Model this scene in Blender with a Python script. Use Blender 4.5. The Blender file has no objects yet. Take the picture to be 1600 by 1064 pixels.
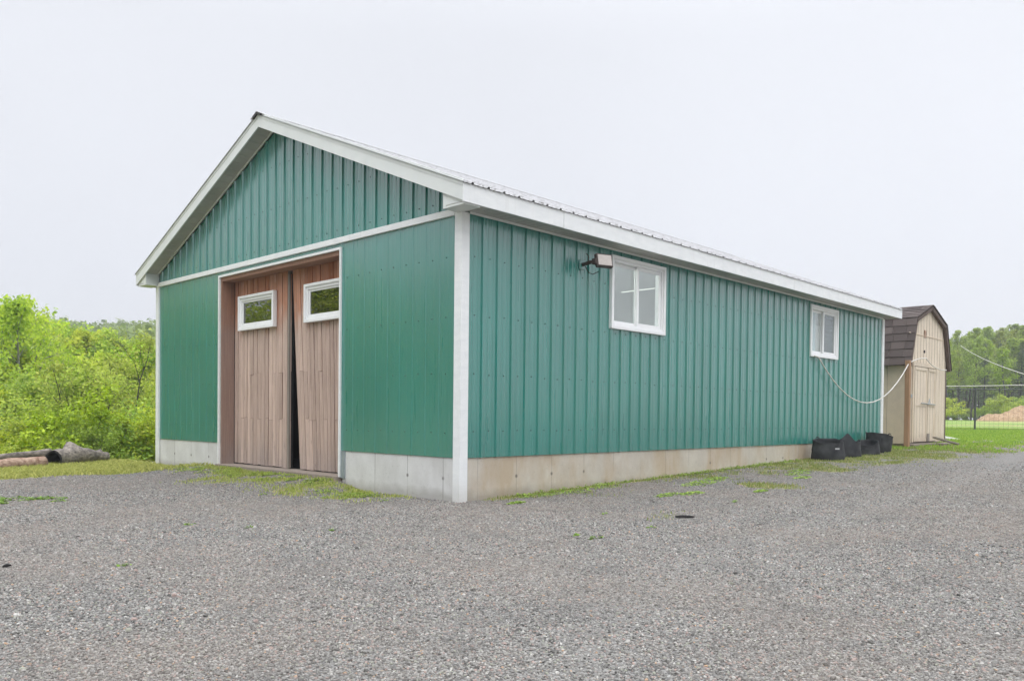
import bpy, bmesh, math, random
import numpy as np
from mathutils import Vector, Matrix, noise as mnoise

PI = math.pi
C = bpy.context.scene.collection
sc = bpy.context.scene

# ------------------------------------------------------------------ camera
CAM = Vector((-5.8022, -6.3335, 0.9289))
YAW, PITCH, ROLL = 0.76517, -0.01742, 0.010456
F, PPY = 1267.277, 670.89                     # in pixels of the 1600x1064 photograph
cd = bpy.data.cameras.new('camera'); cam = bpy.data.objects.new('camera', cd); C.objects.link(cam)
fd = Vector((math.cos(YAW)*math.cos(PITCH), math.sin(YAW)*math.cos(PITCH), math.sin(PITCH)))
rt = Vector((math.sin(YAW), -math.cos(YAW), 0)); up = rt.cross(fd)
R2 = math.cos(ROLL)*rt + math.sin(ROLL)*up; U2 = -math.sin(ROLL)*rt + math.cos(ROLL)*up
m = Matrix((R2, U2, -fd)).transposed().to_4x4(); m.translation = CAM
cam.matrix_world = m
cd.sensor_width = 36; cd.lens = F/1600*36; cd.shift_y = (PPY-532)/1600
cd.clip_start = .05; cd.clip_end = 5000
sc.camera = cam

def at(px, D, dz=0.0):
    """ground position at photo column px and depth D metres from the camera"""
    P = CAM + D*(fd + R2*((px-800)/F)); return P.x, P.y

# ------------------------------------------------------------------ world, sun, exposure
SUN_EL, SUN_AZ = math.radians(52), math.radians(228)    # direction towards the sun (azimuth from +X)
w = bpy.data.worlds.new('World'); sc.world = w; w.use_nodes = True
nt = w.node_tree; nt.nodes.clear()
N = nt.nodes.new; Lk = nt.links.new
out = N('ShaderNodeOutputWorld'); bg = N('ShaderNodeBackground')
sky = N('ShaderNodeTexSky'); sky.sky_type = 'NISHITA'; sky.sun_disc = False
sky.sun_elevation = SUN_EL; sky.sun_rotation = PI/2 - SUN_AZ; sky.dust_density = 4
tc = N('ShaderNodeTexCoord'); sep = N('ShaderNodeSeparateXYZ')
mr = N('ShaderNodeMapRange'); mr.interpolation_type = 'SMOOTHSTEP'
mr.inputs['From Min'].default_value = .40; mr.inputs['From Max'].default_value = .97
mr.inputs['To Min'].default_value = 1.0; mr.inputs['To Max'].default_value = 4.0
nz = N('ShaderNodeTexNoise'); nz.inputs['Scale'].default_value = 1.3; nz.inputs['Detail'].default_value = 3
mn = N('ShaderNodeMapRange'); mn.inputs['From Min'].default_value = .3; mn.inputs['From Max'].default_value = .7
mn.inputs['To Min'].default_value = .975; mn.inputs['To Max'].default_value = 1.055
mu = N('ShaderNodeMath'); mu.operation = 'MULTIPLY'
cl = N('ShaderNodeVectorMath'); cl.operation = 'SCALE'; cl.inputs[0].default_value = (7.95, 8.12, 8.6)
ad = N('ShaderNodeVectorMath'); ad.operation = 'MULTIPLY_ADD'
ad.inputs[1].default_value = (.05, .05, .05)
Lk(tc.outputs['Generated'], sep.inputs[0]); Lk(sep.outputs['Z'], mr.inputs['Value'])
Lk(tc.outputs['Generated'], nz.inputs['Vector']); Lk(nz.outputs['Fac'], mn.inputs['Value'])
Lk(mr.outputs[0], mu.inputs[0]); Lk(mn.outputs[0], mu.inputs[1])
dp = N('ShaderNodeVectorMath'); dp.operation = 'DOT_PRODUCT'; dp.inputs[1].default_value = (.915, .10, .39)
mb_ = N('ShaderNodeMapRange'); mb_.interpolation_type = 'SMOOTHSTEP'; mb_.inputs['From Min'].default_value = .80; mb_.inputs['From Max'].default_value = .985
mb_.inputs['To Min'].default_value = 1.0; mb_.inputs['To Max'].default_value = 1.11      # the thinner, brighter cloud to the right
mu2 = N('ShaderNodeMath'); mu2.operation = 'MULTIPLY'
Lk(tc.outputs['Generated'], dp.inputs[0]); Lk(dp.outputs['Value'], mb_.inputs['Value']); Lk(mu.outputs[0], mu2.inputs[0]); Lk(mb_.outputs[0], mu2.inputs[1]); Lk(mu2.outputs[0], cl.inputs['Scale'])
Lk(sky.outputs[0], ad.inputs[0]); Lk(cl.outputs[0], ad.inputs[2])
Lk(ad.outputs[0], bg.inputs['Color']); bg.inputs['Strength'].default_value = .1
Lk(bg.outputs[0], out.inputs[0])
sd = bpy.data.lights.new('sun', 'SUN'); sd.energy = 1.3; sd.angle = math.radians(50); sd.color = (1, .97, .93)
so = bpy.data.objects.new('sun', sd); C.objects.link(so)
sv = Vector((math.cos(SUN_EL)*math.cos(SUN_AZ), math.cos(SUN_EL)*math.sin(SUN_AZ), math.sin(SUN_EL)))
so.rotation_euler = sv.to_track_quat('Z', 'Y').to_euler(); so.location = (0, 0, 30)
sc.view_settings.view_transform = 'Standard'; sc.view_settings.look = 'None'
sc.view_settings.exposure = 0.0; sc.view_settings.gamma = 1
sc.cycles.max_bounces = 7; sc.cycles.transparent_max_bounces = 12

# ------------------------------------------------------------------ node helper
class G:
    def __init__(s, name):
        s.m = bpy.data.materials.new(name); s.m.use_nodes = True; s.t = s.m.node_tree
        s.t.nodes.clear(); s.o = s.t.nodes.new('ShaderNodeOutputMaterial')
        s.b = s.t.nodes.new('ShaderNodeBsdfPrincipled'); s.t.links.new(s.b.outputs[0], s.o.inputs[0])
    def n(s, typ, **k):
        nd = s.t.nodes.new('ShaderNode'+typ)
        for a, v in k.items():
            if a.startswith('i_'):
                key = a[2:]; key = int(key) if key.isdigit() else key
                s.set(nd.inputs[key], v)
            else: setattr(nd, a, v)
        return nd
    def set(s, sock, v):
        if isinstance(v, bpy.types.NodeSocket): s.t.links.new(v, sock)
        else:
            if hasattr(sock.default_value, '__len__') and len(sock.default_value) == 4 and len(v) == 3: v = (*v, 1)
            sock.default_value = v
    def math(s, op, a, b=0.0, c=0.0, clamp=False):
        nd = s.t.nodes.new('ShaderNodeMath'); nd.operation = op; nd.use_clamp = clamp
        s.set(nd.inputs[0], a); s.set(nd.inputs[1], b); s.set(nd.inputs[2], c); return nd.outputs[0]
    def mix(s, f, a, b, mode='MIX'):
        nd = s.t.nodes.new('ShaderNodeMix'); nd.data_type = 'RGBA'; nd.blend_type = mode
        s.set(nd.inputs[0], f); s.set(nd.inputs[6], a); s.set(nd.inputs[7], b); return nd.outputs[2]
    def noise(s, vec, scale, detail=3, rough=.5, col=False, dist=0):
        nd = s.n('TexNoise'); s.set(nd.inputs['Vector'], vec); nd.inputs['Scale'].default_value = scale
        nd.inputs['Detail'].default_value = detail; nd.inputs['Roughness'].default_value = rough
        nd.inputs['Distortion'].default_value = dist
        return nd.outputs['Color' if col else 'Fac']
    def ramp(s, f, stops):
        nd = s.n('ValToRGB'); s.set(nd.inputs[0], f); e = nd.color_ramp.elements
        while len(e) < len(stops): e.new(.5)
        for i, (p, c) in enumerate(stops):
            e[i].position = p; e[i].color = (*c, 1) if hasattr(c, '__len__') else (c, c, c, 1)
        return nd.outputs[0]
    def mrange(s, v, a, b, c=0.0, d=1.0):
        nd = s.n('MapRange'); s.set(nd.inputs[0], v)
        for i, x in enumerate((a, b, c, d)): nd.inputs[i+1].default_value = x
        return nd.outputs[0]
    def pos(s, obj=True):
        if obj: return s.n('TexCoord').outputs['Object']
        return s.n('NewGeometry').outputs['Position']
    def scale(s, v, xyz):
        nd = s.n('VectorMath', operation='MULTIPLY'); s.set(nd.inputs[0], v); nd.inputs[1].default_value = xyz; return nd.outputs[0]
    def bump(s, h, strength=.3, dist=.01):
        nd = s.n('Bump'); s.set(nd.inputs['Height'], h); nd.inputs['Strength'].default_value = strength
        nd.inputs['Distance'].default_value = dist; s.t.links.new(nd.outputs[0], s.b.inputs['Normal'])
    def base(s, c): s.set(s.b.inputs['Base Color'], c); return s
    def rough(s, r): s.set(s.b.inputs['Roughness'], r); return s

def flat(name, c, r=.6, var=.08, sc_=6, metal=0, bump=0, spec=.5):
    g = G(name); p = g.pos(False)
    f = g.noise(p, sc_, 5, .6)
    lo = tuple(x*(1-var) for x in c); hi = tuple(min(1, x*(1+var)) for x in c)
    g.base(g.ramp(f, [(.3, lo), (.7, hi)])); g.rough(r); g.b.inputs['Metallic'].default_value = metal
    g.b.inputs['Specular IOR Level'].default_value = spec
    if bump: g.bump(g.noise(p, sc_*8, 3), bump, .004)
    return g.m

M = {}
# painted steel siding: dark green, softly glossy, faint oil-canning
g = G('green_painted_steel'); p = g.pos(False)
f1 = g.noise(g.scale(p, (1.2, 1.2, .5)), 1.3, 3); f2 = g.noise(g.scale(p, (9, 9, .35)), 2.0, 3)
c = g.ramp(f1, [(.3, (.004, .178, .146)), (.7, (.006, .208, .172))])
base_ = g.mix(g.mrange(f2, .45, .75, 0, .25), c, (.012, .20, .16))
s_ = g.n('SeparateXYZ'); g.set(s_.inputs[0], p); mud = g.noise(g.scale(p, (7, 7, 5)), 1.6, 6, .8); dust = g.noise(g.scale(p, (2.3, 2.3, .25)), 2.2, 4, .6)
base_ = g.mix(g.math('MULTIPLY', g.mrange(g.math('ADD', s_.outputs[2], g.math('MULTIPLY', mud, .5)), .80, .58), .16), base_, (.20, .22, .17))
g.base(g.mix(g.mrange(dust, .56, .74, 0, .07), base_, (.20, .30, .27)))
g.rough(g.mrange(f2, .3, .7, .26, .36)); g.b.inputs['Specular IOR Level'].default_value = .9
g.b.inputs['Coat Weight'].default_value = 1.0; g.b.inputs['Coat Roughness'].default_value = .16; g.b.inputs['Coat IOR'].default_value = 1.85
g.bump(g.noise(g.scale(p, (3, 3, 1.2)), 1.5, 2), .12, .02)
M['green'] = g.m
M['screw'] = flat('green_screw_head', (.016, .07, .06), .5)
g = G('white_painted_metal'); p = g.pos(False)
f = g.noise(g.scale(p, (2, 2, 6)), 3, 4); f_ = g.noise(g.scale(p, (20, 20, 1.2)), 1.4, 5, .7)
c = g.ramp(f, [(.3, (.74, .76, .77)), (.7, (.81, .825, .83))]); s_ = g.n('SeparateXYZ'); g.set(s_.inputs[0], p)
c = g.mix(g.mrange(f_, .55, .75, 0, .25), c, (.55, .54, .52)); c = g.mix(g.math('MULTIPLY', g.mrange(g.math('ADD', s_.outputs[2], g.math('MULTIPLY', f_, .3)), .42, .15), .45), c, (.42, .39, .34)); g.base(c); g.b.inputs['Specular IOR Level'].default_value = .4
g.bump(g.noise(p, 2.2, 2), .15, .01); g.rough(.42); M['white'] = g.m
g = G('rake_fascia_metal'); p = g.pos(False)
f = g.noise(g.scale(p, (2, 2, 2)), 2, 4)
g.base(g.ramp(f, [(.3, (.66, .69, .68)), (.7, (.72, .745, .735))])); g.rough(.45); M['fascia'] = g.m
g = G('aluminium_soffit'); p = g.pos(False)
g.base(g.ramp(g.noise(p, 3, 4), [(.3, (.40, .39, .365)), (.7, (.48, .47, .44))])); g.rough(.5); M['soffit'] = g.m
g = G('white_roof_steel'); p = g.pos(False)
f = g.noise(p, 14, 5, .7)
g.base(g.ramp(f, [(.36, (.16, .155, .15)), (.46, (.44, .44, .45)), (.7, (.54, .54, .555))])); g.rough(.5); M['roof'] = g.m
M['dark_trim'] = flat('dark_ridge_end', (.035, .032, .030), .7)
M['vinyl'] = flat('white_vinyl', (.82, .83, .84), .35, .03)
M['galv'] = flat('galvanised_strip', (.34, .39, .42), .4, .15, metal=.5)

# concrete foundation, pour seams every 0.61 m and tie holes
def concrete(name, axis, c0, c1, stain, stainf, seam=.65):
    g = G(name); p = g.pos(False); s = g.n('SeparateXYZ'); g.set(s.inputs[0], p)
    u = s.outputs[axis]; z = s.outputs[2]
    f = g.noise(p, 2.2, 6, .65); f2 = g.noise(p, 40, 4, .6)
    c = g.ramp(f, [(.3, c0), (.7, c1)])
    st = g.noise(g.scale(p, (1.3, 1.3, .5)), 1.7, 5, .6)
    c = g.mix(g.math('MULTIPLY', g.mrange(st, .42, .62), stainf), c, stain)
    du = g.math('ABSOLUTE', g.math('SUBTRACT', g.math('FRACT', g.math('DIVIDE', g.math('ADD', u, .03), .61)), .5))
    line = g.math('LESS_THAN', du, .008)
    fade = g.mrange(g.noise(p, 2.3, 3), .34, .52)
    c = g.mix(g.math('MULTIPLY', line, g.math('MULTIPLY', fade, seam)), c, (.10, .095, .09))
    hu = g.math('MULTIPLY', du, .61); hz = g.math('SUBTRACT', z, .24)
    d = g.math('SQRT', g.math('ADD', g.math('MULTIPLY', hu, hu), g.math('MULTIPLY', hz, hz)))
    c = g.mix(g.math('MULTIPLY', g.mrange(d, .026, .012), g.mrange(g.noise(p, 1.7, 2), .46, .56, 0, .8)), c, (.11, .10, .09))
    c = g.mix(g.mrange(f2, .62, .72, 0, .35), c, (.18, .17, .16))
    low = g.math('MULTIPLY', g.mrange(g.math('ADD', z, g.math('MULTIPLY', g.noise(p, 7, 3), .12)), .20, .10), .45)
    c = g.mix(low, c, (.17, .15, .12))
    g.base(c); g.rough(.88); g.bump(f2, .35, .004); return g.m
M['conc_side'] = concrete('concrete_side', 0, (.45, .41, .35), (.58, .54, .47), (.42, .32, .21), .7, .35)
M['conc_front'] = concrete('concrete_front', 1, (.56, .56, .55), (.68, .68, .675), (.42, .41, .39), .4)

# weathered wood (grain along local/world z); random tint per board
def wood(name, stops, rough=.8, zsplit=None, per=.35):
    g = G(name); p = g.pos(False); geo = g.n('NewGeometry')
    rnd = geo.outputs['Random Per Island']
    off = g.n('CombineXYZ'); g.set(off.inputs[0], g.math('MULTIPLY', rnd, 7.3)); g.set(off.inputs[2], g.math('MULTIPLY', rnd, 3.1))
    ad = g.n('VectorMath', operation='ADD'); g.set(ad.inputs[0], p); g.set(ad.inputs[1], off.outputs[0])
    gr = g.noise(g.scale(ad.outputs[0], (34, 34, 1.1)), 1.6, 6, .7, dist=.5)
    c = g.ramp(gr, stops)
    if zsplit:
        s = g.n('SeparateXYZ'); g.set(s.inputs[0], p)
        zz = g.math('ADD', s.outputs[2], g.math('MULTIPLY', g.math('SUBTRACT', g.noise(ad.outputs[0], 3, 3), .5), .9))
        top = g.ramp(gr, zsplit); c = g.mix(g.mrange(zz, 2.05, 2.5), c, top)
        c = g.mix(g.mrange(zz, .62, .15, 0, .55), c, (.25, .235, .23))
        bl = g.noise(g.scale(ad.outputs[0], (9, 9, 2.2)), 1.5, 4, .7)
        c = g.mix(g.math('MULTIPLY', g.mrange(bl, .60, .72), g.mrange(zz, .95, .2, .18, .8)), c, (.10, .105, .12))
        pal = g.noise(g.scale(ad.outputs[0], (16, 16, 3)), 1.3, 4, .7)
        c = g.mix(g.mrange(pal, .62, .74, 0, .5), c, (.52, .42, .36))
    kn = g.n('TexVoronoi'); g.set(kn.inputs['Vector'], g.scale(ad.outputs[0], (7, 7, 2.4))); kn.inputs['Scale'].default_value = 1
    if zsplit:
        seam_ = g.noise(g.scale(ad.outputs[0], (60, 60, .9)), 1.5, 3, .6); c = g.mix(g.mrange(seam_, .56, .68, 0, .6), c, (.13, .09, .075))
    c = g.mix(g.mrange(kn.outputs['Distance'], .10, .04, 0, .5), c, (.08, .05, .04))
    c = g.mix(per, c, g.mix(rnd, tuple(0.62*x for x in stops[0][1]), tuple(1.2*x for x in stops[-1][1])))
    g.base(c); g.rough(rough); g.b.inputs['Specular IOR Level'].default_value = .25; g.bump(gr, .3, .003); return g.m
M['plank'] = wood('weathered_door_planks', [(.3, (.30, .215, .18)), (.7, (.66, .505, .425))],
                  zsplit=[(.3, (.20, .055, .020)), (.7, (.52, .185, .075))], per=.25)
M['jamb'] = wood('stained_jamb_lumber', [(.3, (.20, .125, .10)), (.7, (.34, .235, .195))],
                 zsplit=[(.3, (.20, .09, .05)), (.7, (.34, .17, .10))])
M['greywood'] = wood('grey_weathered_stile', [(.3, (.11, .11, .11)), (.7, (.34, .29, .24))])
M['sill'] = wood('silvered_sill', [(.3, (.20, .17, .14)), (.7, (.33, .28, .24))])
M['post'] = wood('brown_post', [(.3, (.24, .135, .075)), (.7, (.42, .265, .16))])
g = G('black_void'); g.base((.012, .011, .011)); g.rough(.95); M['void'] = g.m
g = G('interior_white'); g.base((.80, .81, .83)); g.rough(.8); M['inner'] = g.m
g = G('unseen_fill_tube'); e = g.n('Emission', i_Color=(1, .96, .88), i_Strength=75.0); g.t.links.new(e.outputs[0], g.o.inputs[0]); M['tube'] = g.m  # strong glow for the unseen tubes added to brighten the workshop
g = G('fluorescent_tube_soft'); e = g.n('Emission', i_Color=(1, .96, .88), i_Strength=1.3); g.t.links.new(e.outputs[0], g.o.inputs[0]); M['tube_soft'] = g.m

def glass(name, tint=(.9, .95, .95), r0=.08):
    g = G(name); t = g.n('BsdfTransparent', i_Color=tint); gl = g.n('BsdfGlossy', i_Roughness=.015)
    geo = g.n('NewGeometry'); dt = g.n('VectorMath', operation='DOT_PRODUCT'); g.set(dt.inputs[0], geo.outputs['Normal']); g.set(dt.inputs[1], geo.outputs['Incoming'])
    k = g.math('SUBTRACT', 1.0, g.math('ABSOLUTE', dt.outputs['Value']), clamp=True)
    fr = g.math('ADD', r0, g.math('MULTIPLY', 1-r0, g.math('POWER', k, 5.0)))
    mx = g.n('MixShader'); g.set(mx.inputs[0], fr); g.t.links.new(t.outputs[0], mx.inputs[1]); g.t.links.new(gl.outputs[0], mx.inputs[2])
    g.t.links.new(mx.outputs[0], g.o.inputs[0]); return g.m
M['glass'] = glass('window_glass')
M['doorglass'] = glass('door_window_glass', (.35, .38, .38), .24)
# insect screen: half see-through grey gauze
g = G('insect_screen'); t = g.n('BsdfTransparent'); df = g.n('BsdfDiffuse', i_Color=(.17, .175, .18)); mx = g.n('MixShader')
wv = g.n('TexWave', wave_type='RINGS'); g.set(wv.inputs['Vector'], g.scale(g.pos(False), (1.6, 1, .8))); wv.inputs['Scale'].default_value = 5; wv.inputs['Distortion'].default_value = 2
g.set(mx.inputs[0], g.mrange(wv.outputs['Fac'], 0, 1, .48, .62)); g.t.links.new(t.outputs[0], mx.inputs[1]); g.t.links.new(df.outputs[0], mx.inputs[2])
g.t.links.new(mx.outputs[0], g.o.inputs[0]); M['screen'] = g.m

M['shed'] = None
g = G('beige_grooved_plywood'); p = g.pos(False); f = g.noise(g.scale(p, (6, 6, 1.2)), 2, 5, .6)
s = g.n('SeparateXYZ'); g.set(s.inputs[0], p)
c = g.ramp(f, [(.3, (.60, .51, .405)), (.7, (.72, .63, .51))])
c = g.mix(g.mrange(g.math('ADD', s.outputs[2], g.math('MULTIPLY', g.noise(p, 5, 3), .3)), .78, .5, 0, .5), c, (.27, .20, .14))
g.base(c); g.rough(.8); g.bump(g.noise(g.scale(p, (60, 60, 3)), 2, 3), .2, .002); M['shed'] = g.m
M['shed_side'] = flat('tan_side_plywood', (.72, .60, .47), .8, .12, 2.5)
M['shedgap'] = flat('dark_seam', (.06, .035, .025), .9)
M['shedtrim'] = flat('brown_trim_board', (.085, .055, .042), .7, .2)
g = G('asphalt_shingle'); p = g.pos(False); rnd = g.n('NewGeometry').outputs['Random Per Island']
f = g.noise(p, 90, 2); c = g.mix(rnd, (.050, .037, .033), (.105, .082, .073))
g.base(g.mix(g.mrange(f, .3, .7, 0, .35), c, (.15, .125, .12))); g.rough(.95); g.bump(f, .5, .003); M['shingle'] = g.m
M['black_plastic'] = flat('dark_bronze_plastic', (.045, .032, .028), .5, .2)
M['led'] = flat('lamp_lens', (.42, .38, .35), .35, .08, 40)
g = G('black_felt_fabric'); p = g.pos(False); f = g.noise(p, 160, 2); f3 = g.noise(p, 6, 4)
c = g.ramp(f3, [(.35, (.018, .019, .022)), (.7, (.060, .062, .067))]); g.base(c); g.rough(.85); g.bump(f, .5, .002)
g.b.inputs['Specular IOR Level'].default_value = .3; M['felt'] = g.m
M['tag'] = flat('pale_label', (.5, .5, .52), .6)
M['cord'] = flat('white_cord', (.62, .60, .56), .6, .06)
M['blackcord'] = flat('black_cord', (.03, .03, .03), .6)
M['fence'] = flat('dark_green_steel', (.045, .055, .050), .55)
# bark / logs
def bark(name, a, b, sc_=(12, 12, 2.5), bp=.6):
    g = G(name); p = g.pos(); f = g.noise(g.scale(p, sc_), 2.5, 6, .7); f2 = g.noise(p, 1.5, 3)
    c = g.ramp(f, [(.32, a), (.68, b)]); g.base(g.mix(g.mrange(f2, .4, .7, 0, .4), c, tuple(x*.6 for x in a)))
    g.rough(.95); g.bump(f, bp, .02); return g.m
M['bark'] = bark('tree_bark', (.07, .06, .05), (.17, .15, .13))
M['palebark'] = bark('pale_bark', (.16, .15, .135), (.34, .325, .30))
M['darkbark'] = bark('dark_bark', (.035, .032, .028), (.09, .08, .07))
M['log_grey'] = bark('silver_grey_log', (.055, .048, .042), (.37, .32, .275), (5, 5, 9), .9)
M['log_brown'] = bark('orange_brown_log', (.17, .08, .05), (.58, .43, .33), (5, 5, 9), .8)
M['char'] = flat('charred_wood', (.012, .011, .011), .8, .5, 12, bump=.6)

def leafmat(name, lo, hi, transl=.35, rough=.55):
    g = G(name); rnd = g.n('NewGeometry').outputs['Random Per Island']; ob = g.n('ObjectInfo').outputs['Random']
    c = g.mix(rnd, lo, hi)
    hs = g.n('HueSaturation'); g.set(hs.inputs['Color'], c)
    g.set(hs.inputs['Hue'], g.mrange(ob, 0, 1, .482, .515)); g.set(hs.inputs['Value'], g.mrange(g.math('FRACT', g.math('MULTIPLY', ob, 7.7)), 0, 1, .82, 1.2))
    g.set(hs.inputs['Saturation'], g.mrange(g.math('FRACT', g.math('MULTIPLY', ob, 3.3)), 0, 1, .88, 1.05))
    g.base(hs.outputs[0]); g.rough(rough); g.b.inputs['Specular IOR Level'].default_value = .25
    t = g.n('BsdfTranslucent'); g.set(t.inputs['Color'], hs.outputs[0]); mx = g.n('MixShader', i_0=transl)
    g.t.links.new(g.b.outputs[0], mx.inputs[1]); g.t.links.new(t.outputs[0], mx.inputs[2]); g.t.links.new(mx.outputs[0], g.o.inputs[0])
    return g.m
M['leaf_lime'] = leafmat('spring_leaf_lime', (.27, .41, .016), (.60, .70, .045), .55)
M['leaf_mid'] = leafmat('spring_leaf_mid', (.19, .31, .018), (.44, .56, .05))
M['leaf_yellow'] = leafmat('spring_leaf_yellow', (.25, .39, .02), (.50, .63, .05))
M['leaf_dark'] = leafmat('conifer_needle', (.07, .11, .045), (.17, .23, .09), .25)
M['leaf_right'] = leafmat('woodland_leaf', (.20, .28, .04), (.48, .58, .09), .42)
M['leaf_far'] = leafmat('far_wood_leaf', (.13, .24, .03), (.28, .42, .06), .3)
M['blade_thin'] = leafmat('thin_grass_blade', (.20, .27, .04), (.46, .50, .15), .35)
M['leaf_thick'] = leafmat('thicket_leaf', (.09, .15, .03), (.26, .34, .07), .25)
M['blade'] = leafmat('grass_blade', (.42, .47, .06), (.80, .78, .22), .4)
M['blade_fresh'] = leafmat('fresh_grass_blade', (.18, .42, .03), (.42, .66, .08), .4)
M['blade_dry'] = leafmat('dry_grass_blade', (.44, .36, .17), (.66, .56, .32), .2)
M['weed'] = leafmat('weed_leaf', (.14, .27, .02), (.32, .46, .06), .3)

# ------------------------------------------------------------------ mesh helpers
def link(name, me, mat_, parent=None, smooth=False):
    o = bpy.data.objects.new(name, me); C.objects.link(o)
    for mm in (mat_ if isinstance(mat_, (list, tuple)) else [mat_]): me.materials.append(M[mm] if isinstance(mm, str) else mm)
    if parent: o.parent = parent
    if smooth: me.shade_smooth()
    return o
def empty(name, loc=(0, 0, 0), rz=0):
    o = bpy.data.objects.new(name, None); o.location = loc; o.rotation_euler = (0, 0, rz); o.empty_display_size = .2
    C.objects.link(o); return o
def tag(o, label, cat=None, group=None, kind=None):
    if label: o['label'] = label
    if cat: o['category'] = cat
    if group: o['group'] = group
    if kind: o['kind'] = kind
    return o
class MB:
    """collects polygons, builds one mesh object"""
    def __init__(s): s.v = []; s.f = []; s.mi = []
    def add(s, vs, fs, mi=0):
        b = len(s.v); s.v += [tuple(x) for x in vs]; s.f += [tuple(i+b for i in f) for f in fs]; s.mi += [mi]*len(fs); return s
    def box(s, x0, x1, y0, y1, z0, z1, mi=0, bev=0):
        if bev > 0:
            bm = bmesh.new(); bmesh.ops.create_cube(bm, size=1)
            for v in bm.verts: v.co = Vector(((x0+x1)/2+v.co.x*(x1-x0), (y0+y1)/2+v.co.y*(y1-y0), (z0+z1)/2+v.co.z*(z1-z0)))
            bmesh.ops.bevel(bm, geom=bm.edges[:], offset=bev, segments=1, affect='EDGES')
            s.bm(bm, mi); return s
        return s.add([(x0,y0,z0),(x1,y0,z0),(x1,y1,z0),(x0,y1,z0),(x0,y0,z1),(x1,y0,z1),(x1,y1,z1),(x0,y1,z1)],
                     [(0,3,2,1),(4,5,6,7),(0,1,5,4),(1,2,6,5),(2,3,7,6),(3,0,4,7)], mi)
    def bm(s, bm, mi=0):
        bm.verts.index_update(); vs = [v.co[:] for v in bm.verts]; fs = [[v.index for v in f.verts] for f in bm.faces]; bm.free(); s.add(vs, fs, mi)
    def prism(s, poly, axis, a, b, mi=0):
        """polygon (list of 2D) extruded along axis between a and b; 2D order is the other two axes ascending"""
        n = len(poly)
        def P(t, q):
            l = list(q); l.insert(axis, t); return tuple(l)
        vs = [P(a, q) for q in poly] + [P(b, q) for q in poly]
        fs = [tuple(range(n))[::-1], tuple(range(n, 2*n))] + [(i, (i+1) % n, n+(i+1) % n, n+i) for i in range(n)]
        return s.add(vs, fs, mi)
    def tube(s, pts, rs, n=8, mi=0, caps=True):
        pts = [Vector(p) for p in pts]
        if not hasattr(rs, '__len__'): rs = [rs]*len(pts)
        rings = []; ref = None
        for i, p in enumerate(pts):
            t = (pts[min(i+1, len(pts)-1)]-pts[max(i-1, 0)]).normalized()
            if ref is None: ref = Vector((0, 0, 1)) if abs(t.z) < .9 else Vector((1, 0, 0))
            a = (ref - t*ref.dot(t)).normalized(); b = t.cross(a); ref = a
            rings.append([p + (a*math.cos(2*PI*k/n)+b*math.sin(2*PI*k/n))*rs[i] for k in range(n)])
        vs = [v for r in rings for v in r]; fs = []
        for i in range(len(pts)-1):
            for k in range(n): fs.append((i*n+k, i*n+(k+1) % n, (i+1)*n+(k+1) % n, (i+1)*n+k))
        if caps: fs.append(tuple(range(n))[::-1]); fs.append(tuple((len(pts)-1)*n+k for k in range(n)))
        return s.add(vs, fs, mi)
    def build(s, name, mats, parent=None, smooth=False):
        me = bpy.data.meshes.new(name); me.from_pydata(s.v, [], s.f); 
        me.polygons.foreach_set('material_index', s.mi)
        o = link(name, me, mats, parent, smooth)
        bm = bmesh.new(); bm.from_mesh(me); bmesh.ops.recalc_face_normals(bm, faces=bm.faces[:]); bm.to_mesh(me); bm.free()
        return o

def np_mesh(name, V, Fc, mi=None):
    """V (n,3) float, Fc (m,k) int – all faces k-gons"""
    me = bpy.data.meshes.new(name); V = np.ascontiguousarray(V, np.float32); Fc = np.ascontiguousarray(Fc, np.int32); k = Fc.shape[1]
    me.vertices.add(len(V)); me.vertices.foreach_set('co', V.ravel())
    me.loops.add(Fc.size); me.loops.foreach_set('vertex_index', Fc.ravel())
    me.polygons.add(len(Fc)); me.polygons.foreach_set('loop_start', np.arange(0, Fc.size, k, dtype=np.int32))
    if mi is not None: me.polygons.foreach_set('material_index', np.asarray(mi, np.int32))
    me.update(calc_edges=True); return me

# ------------------------------------------------------------------ terrain
def sstep(a, b, x): t = np.clip((x-a)/(b-a), 0, 1); return t*t*(3-2*t)
_rs = np.random.RandomState(5); _tab = _rs.rand(256, 256)
def vn(x, y):
    xi = np.floor(x).astype(int); yi = np.floor(y).astype(int); fx = x-xi; fy = y-yi
    fx = fx*fx*(3-2*fx); fy = fy*fy*(3-2*fy); T = lambda a, b: _tab[a % 256, b % 256]
    return (T(xi, yi)*(1-fx)+T(xi+1, yi)*fx)*(1-fy)+(T(xi, yi+1)*(1-fx)+T(xi+1, yi+1)*fx)*fy
def fbm(x, y, o=4):
    s = 0; a = .5; t = 0
    for i in range(o): s = s+a*vn(x*2**i+17*i, y*2**i+31*i); t += a; a *= .5
    return s/t
def track(x, y):
    """1 in the two compacted wheel tracks that sweep past the side of the barn"""
    x = np.asarray(x, float); y = np.asarray(y, float); o = 0
    for yc0, amp in ((-3.55, 1.0), (-5.3, .8), (-2.75, .45)):
        yc = yc0+np.where(x > 0, .055*x+.0022*x*x, -.075*x*x)+.25*(fbm(x*.3+5, y*0+2, 2)-.5); o = np.maximum(o, amp*np.exp(-((y-yc)/.27)**2))
    return o*np.clip(.45+fbm(x*1.3+3, y*1.3, 3)*.9, 0, 1)
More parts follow.
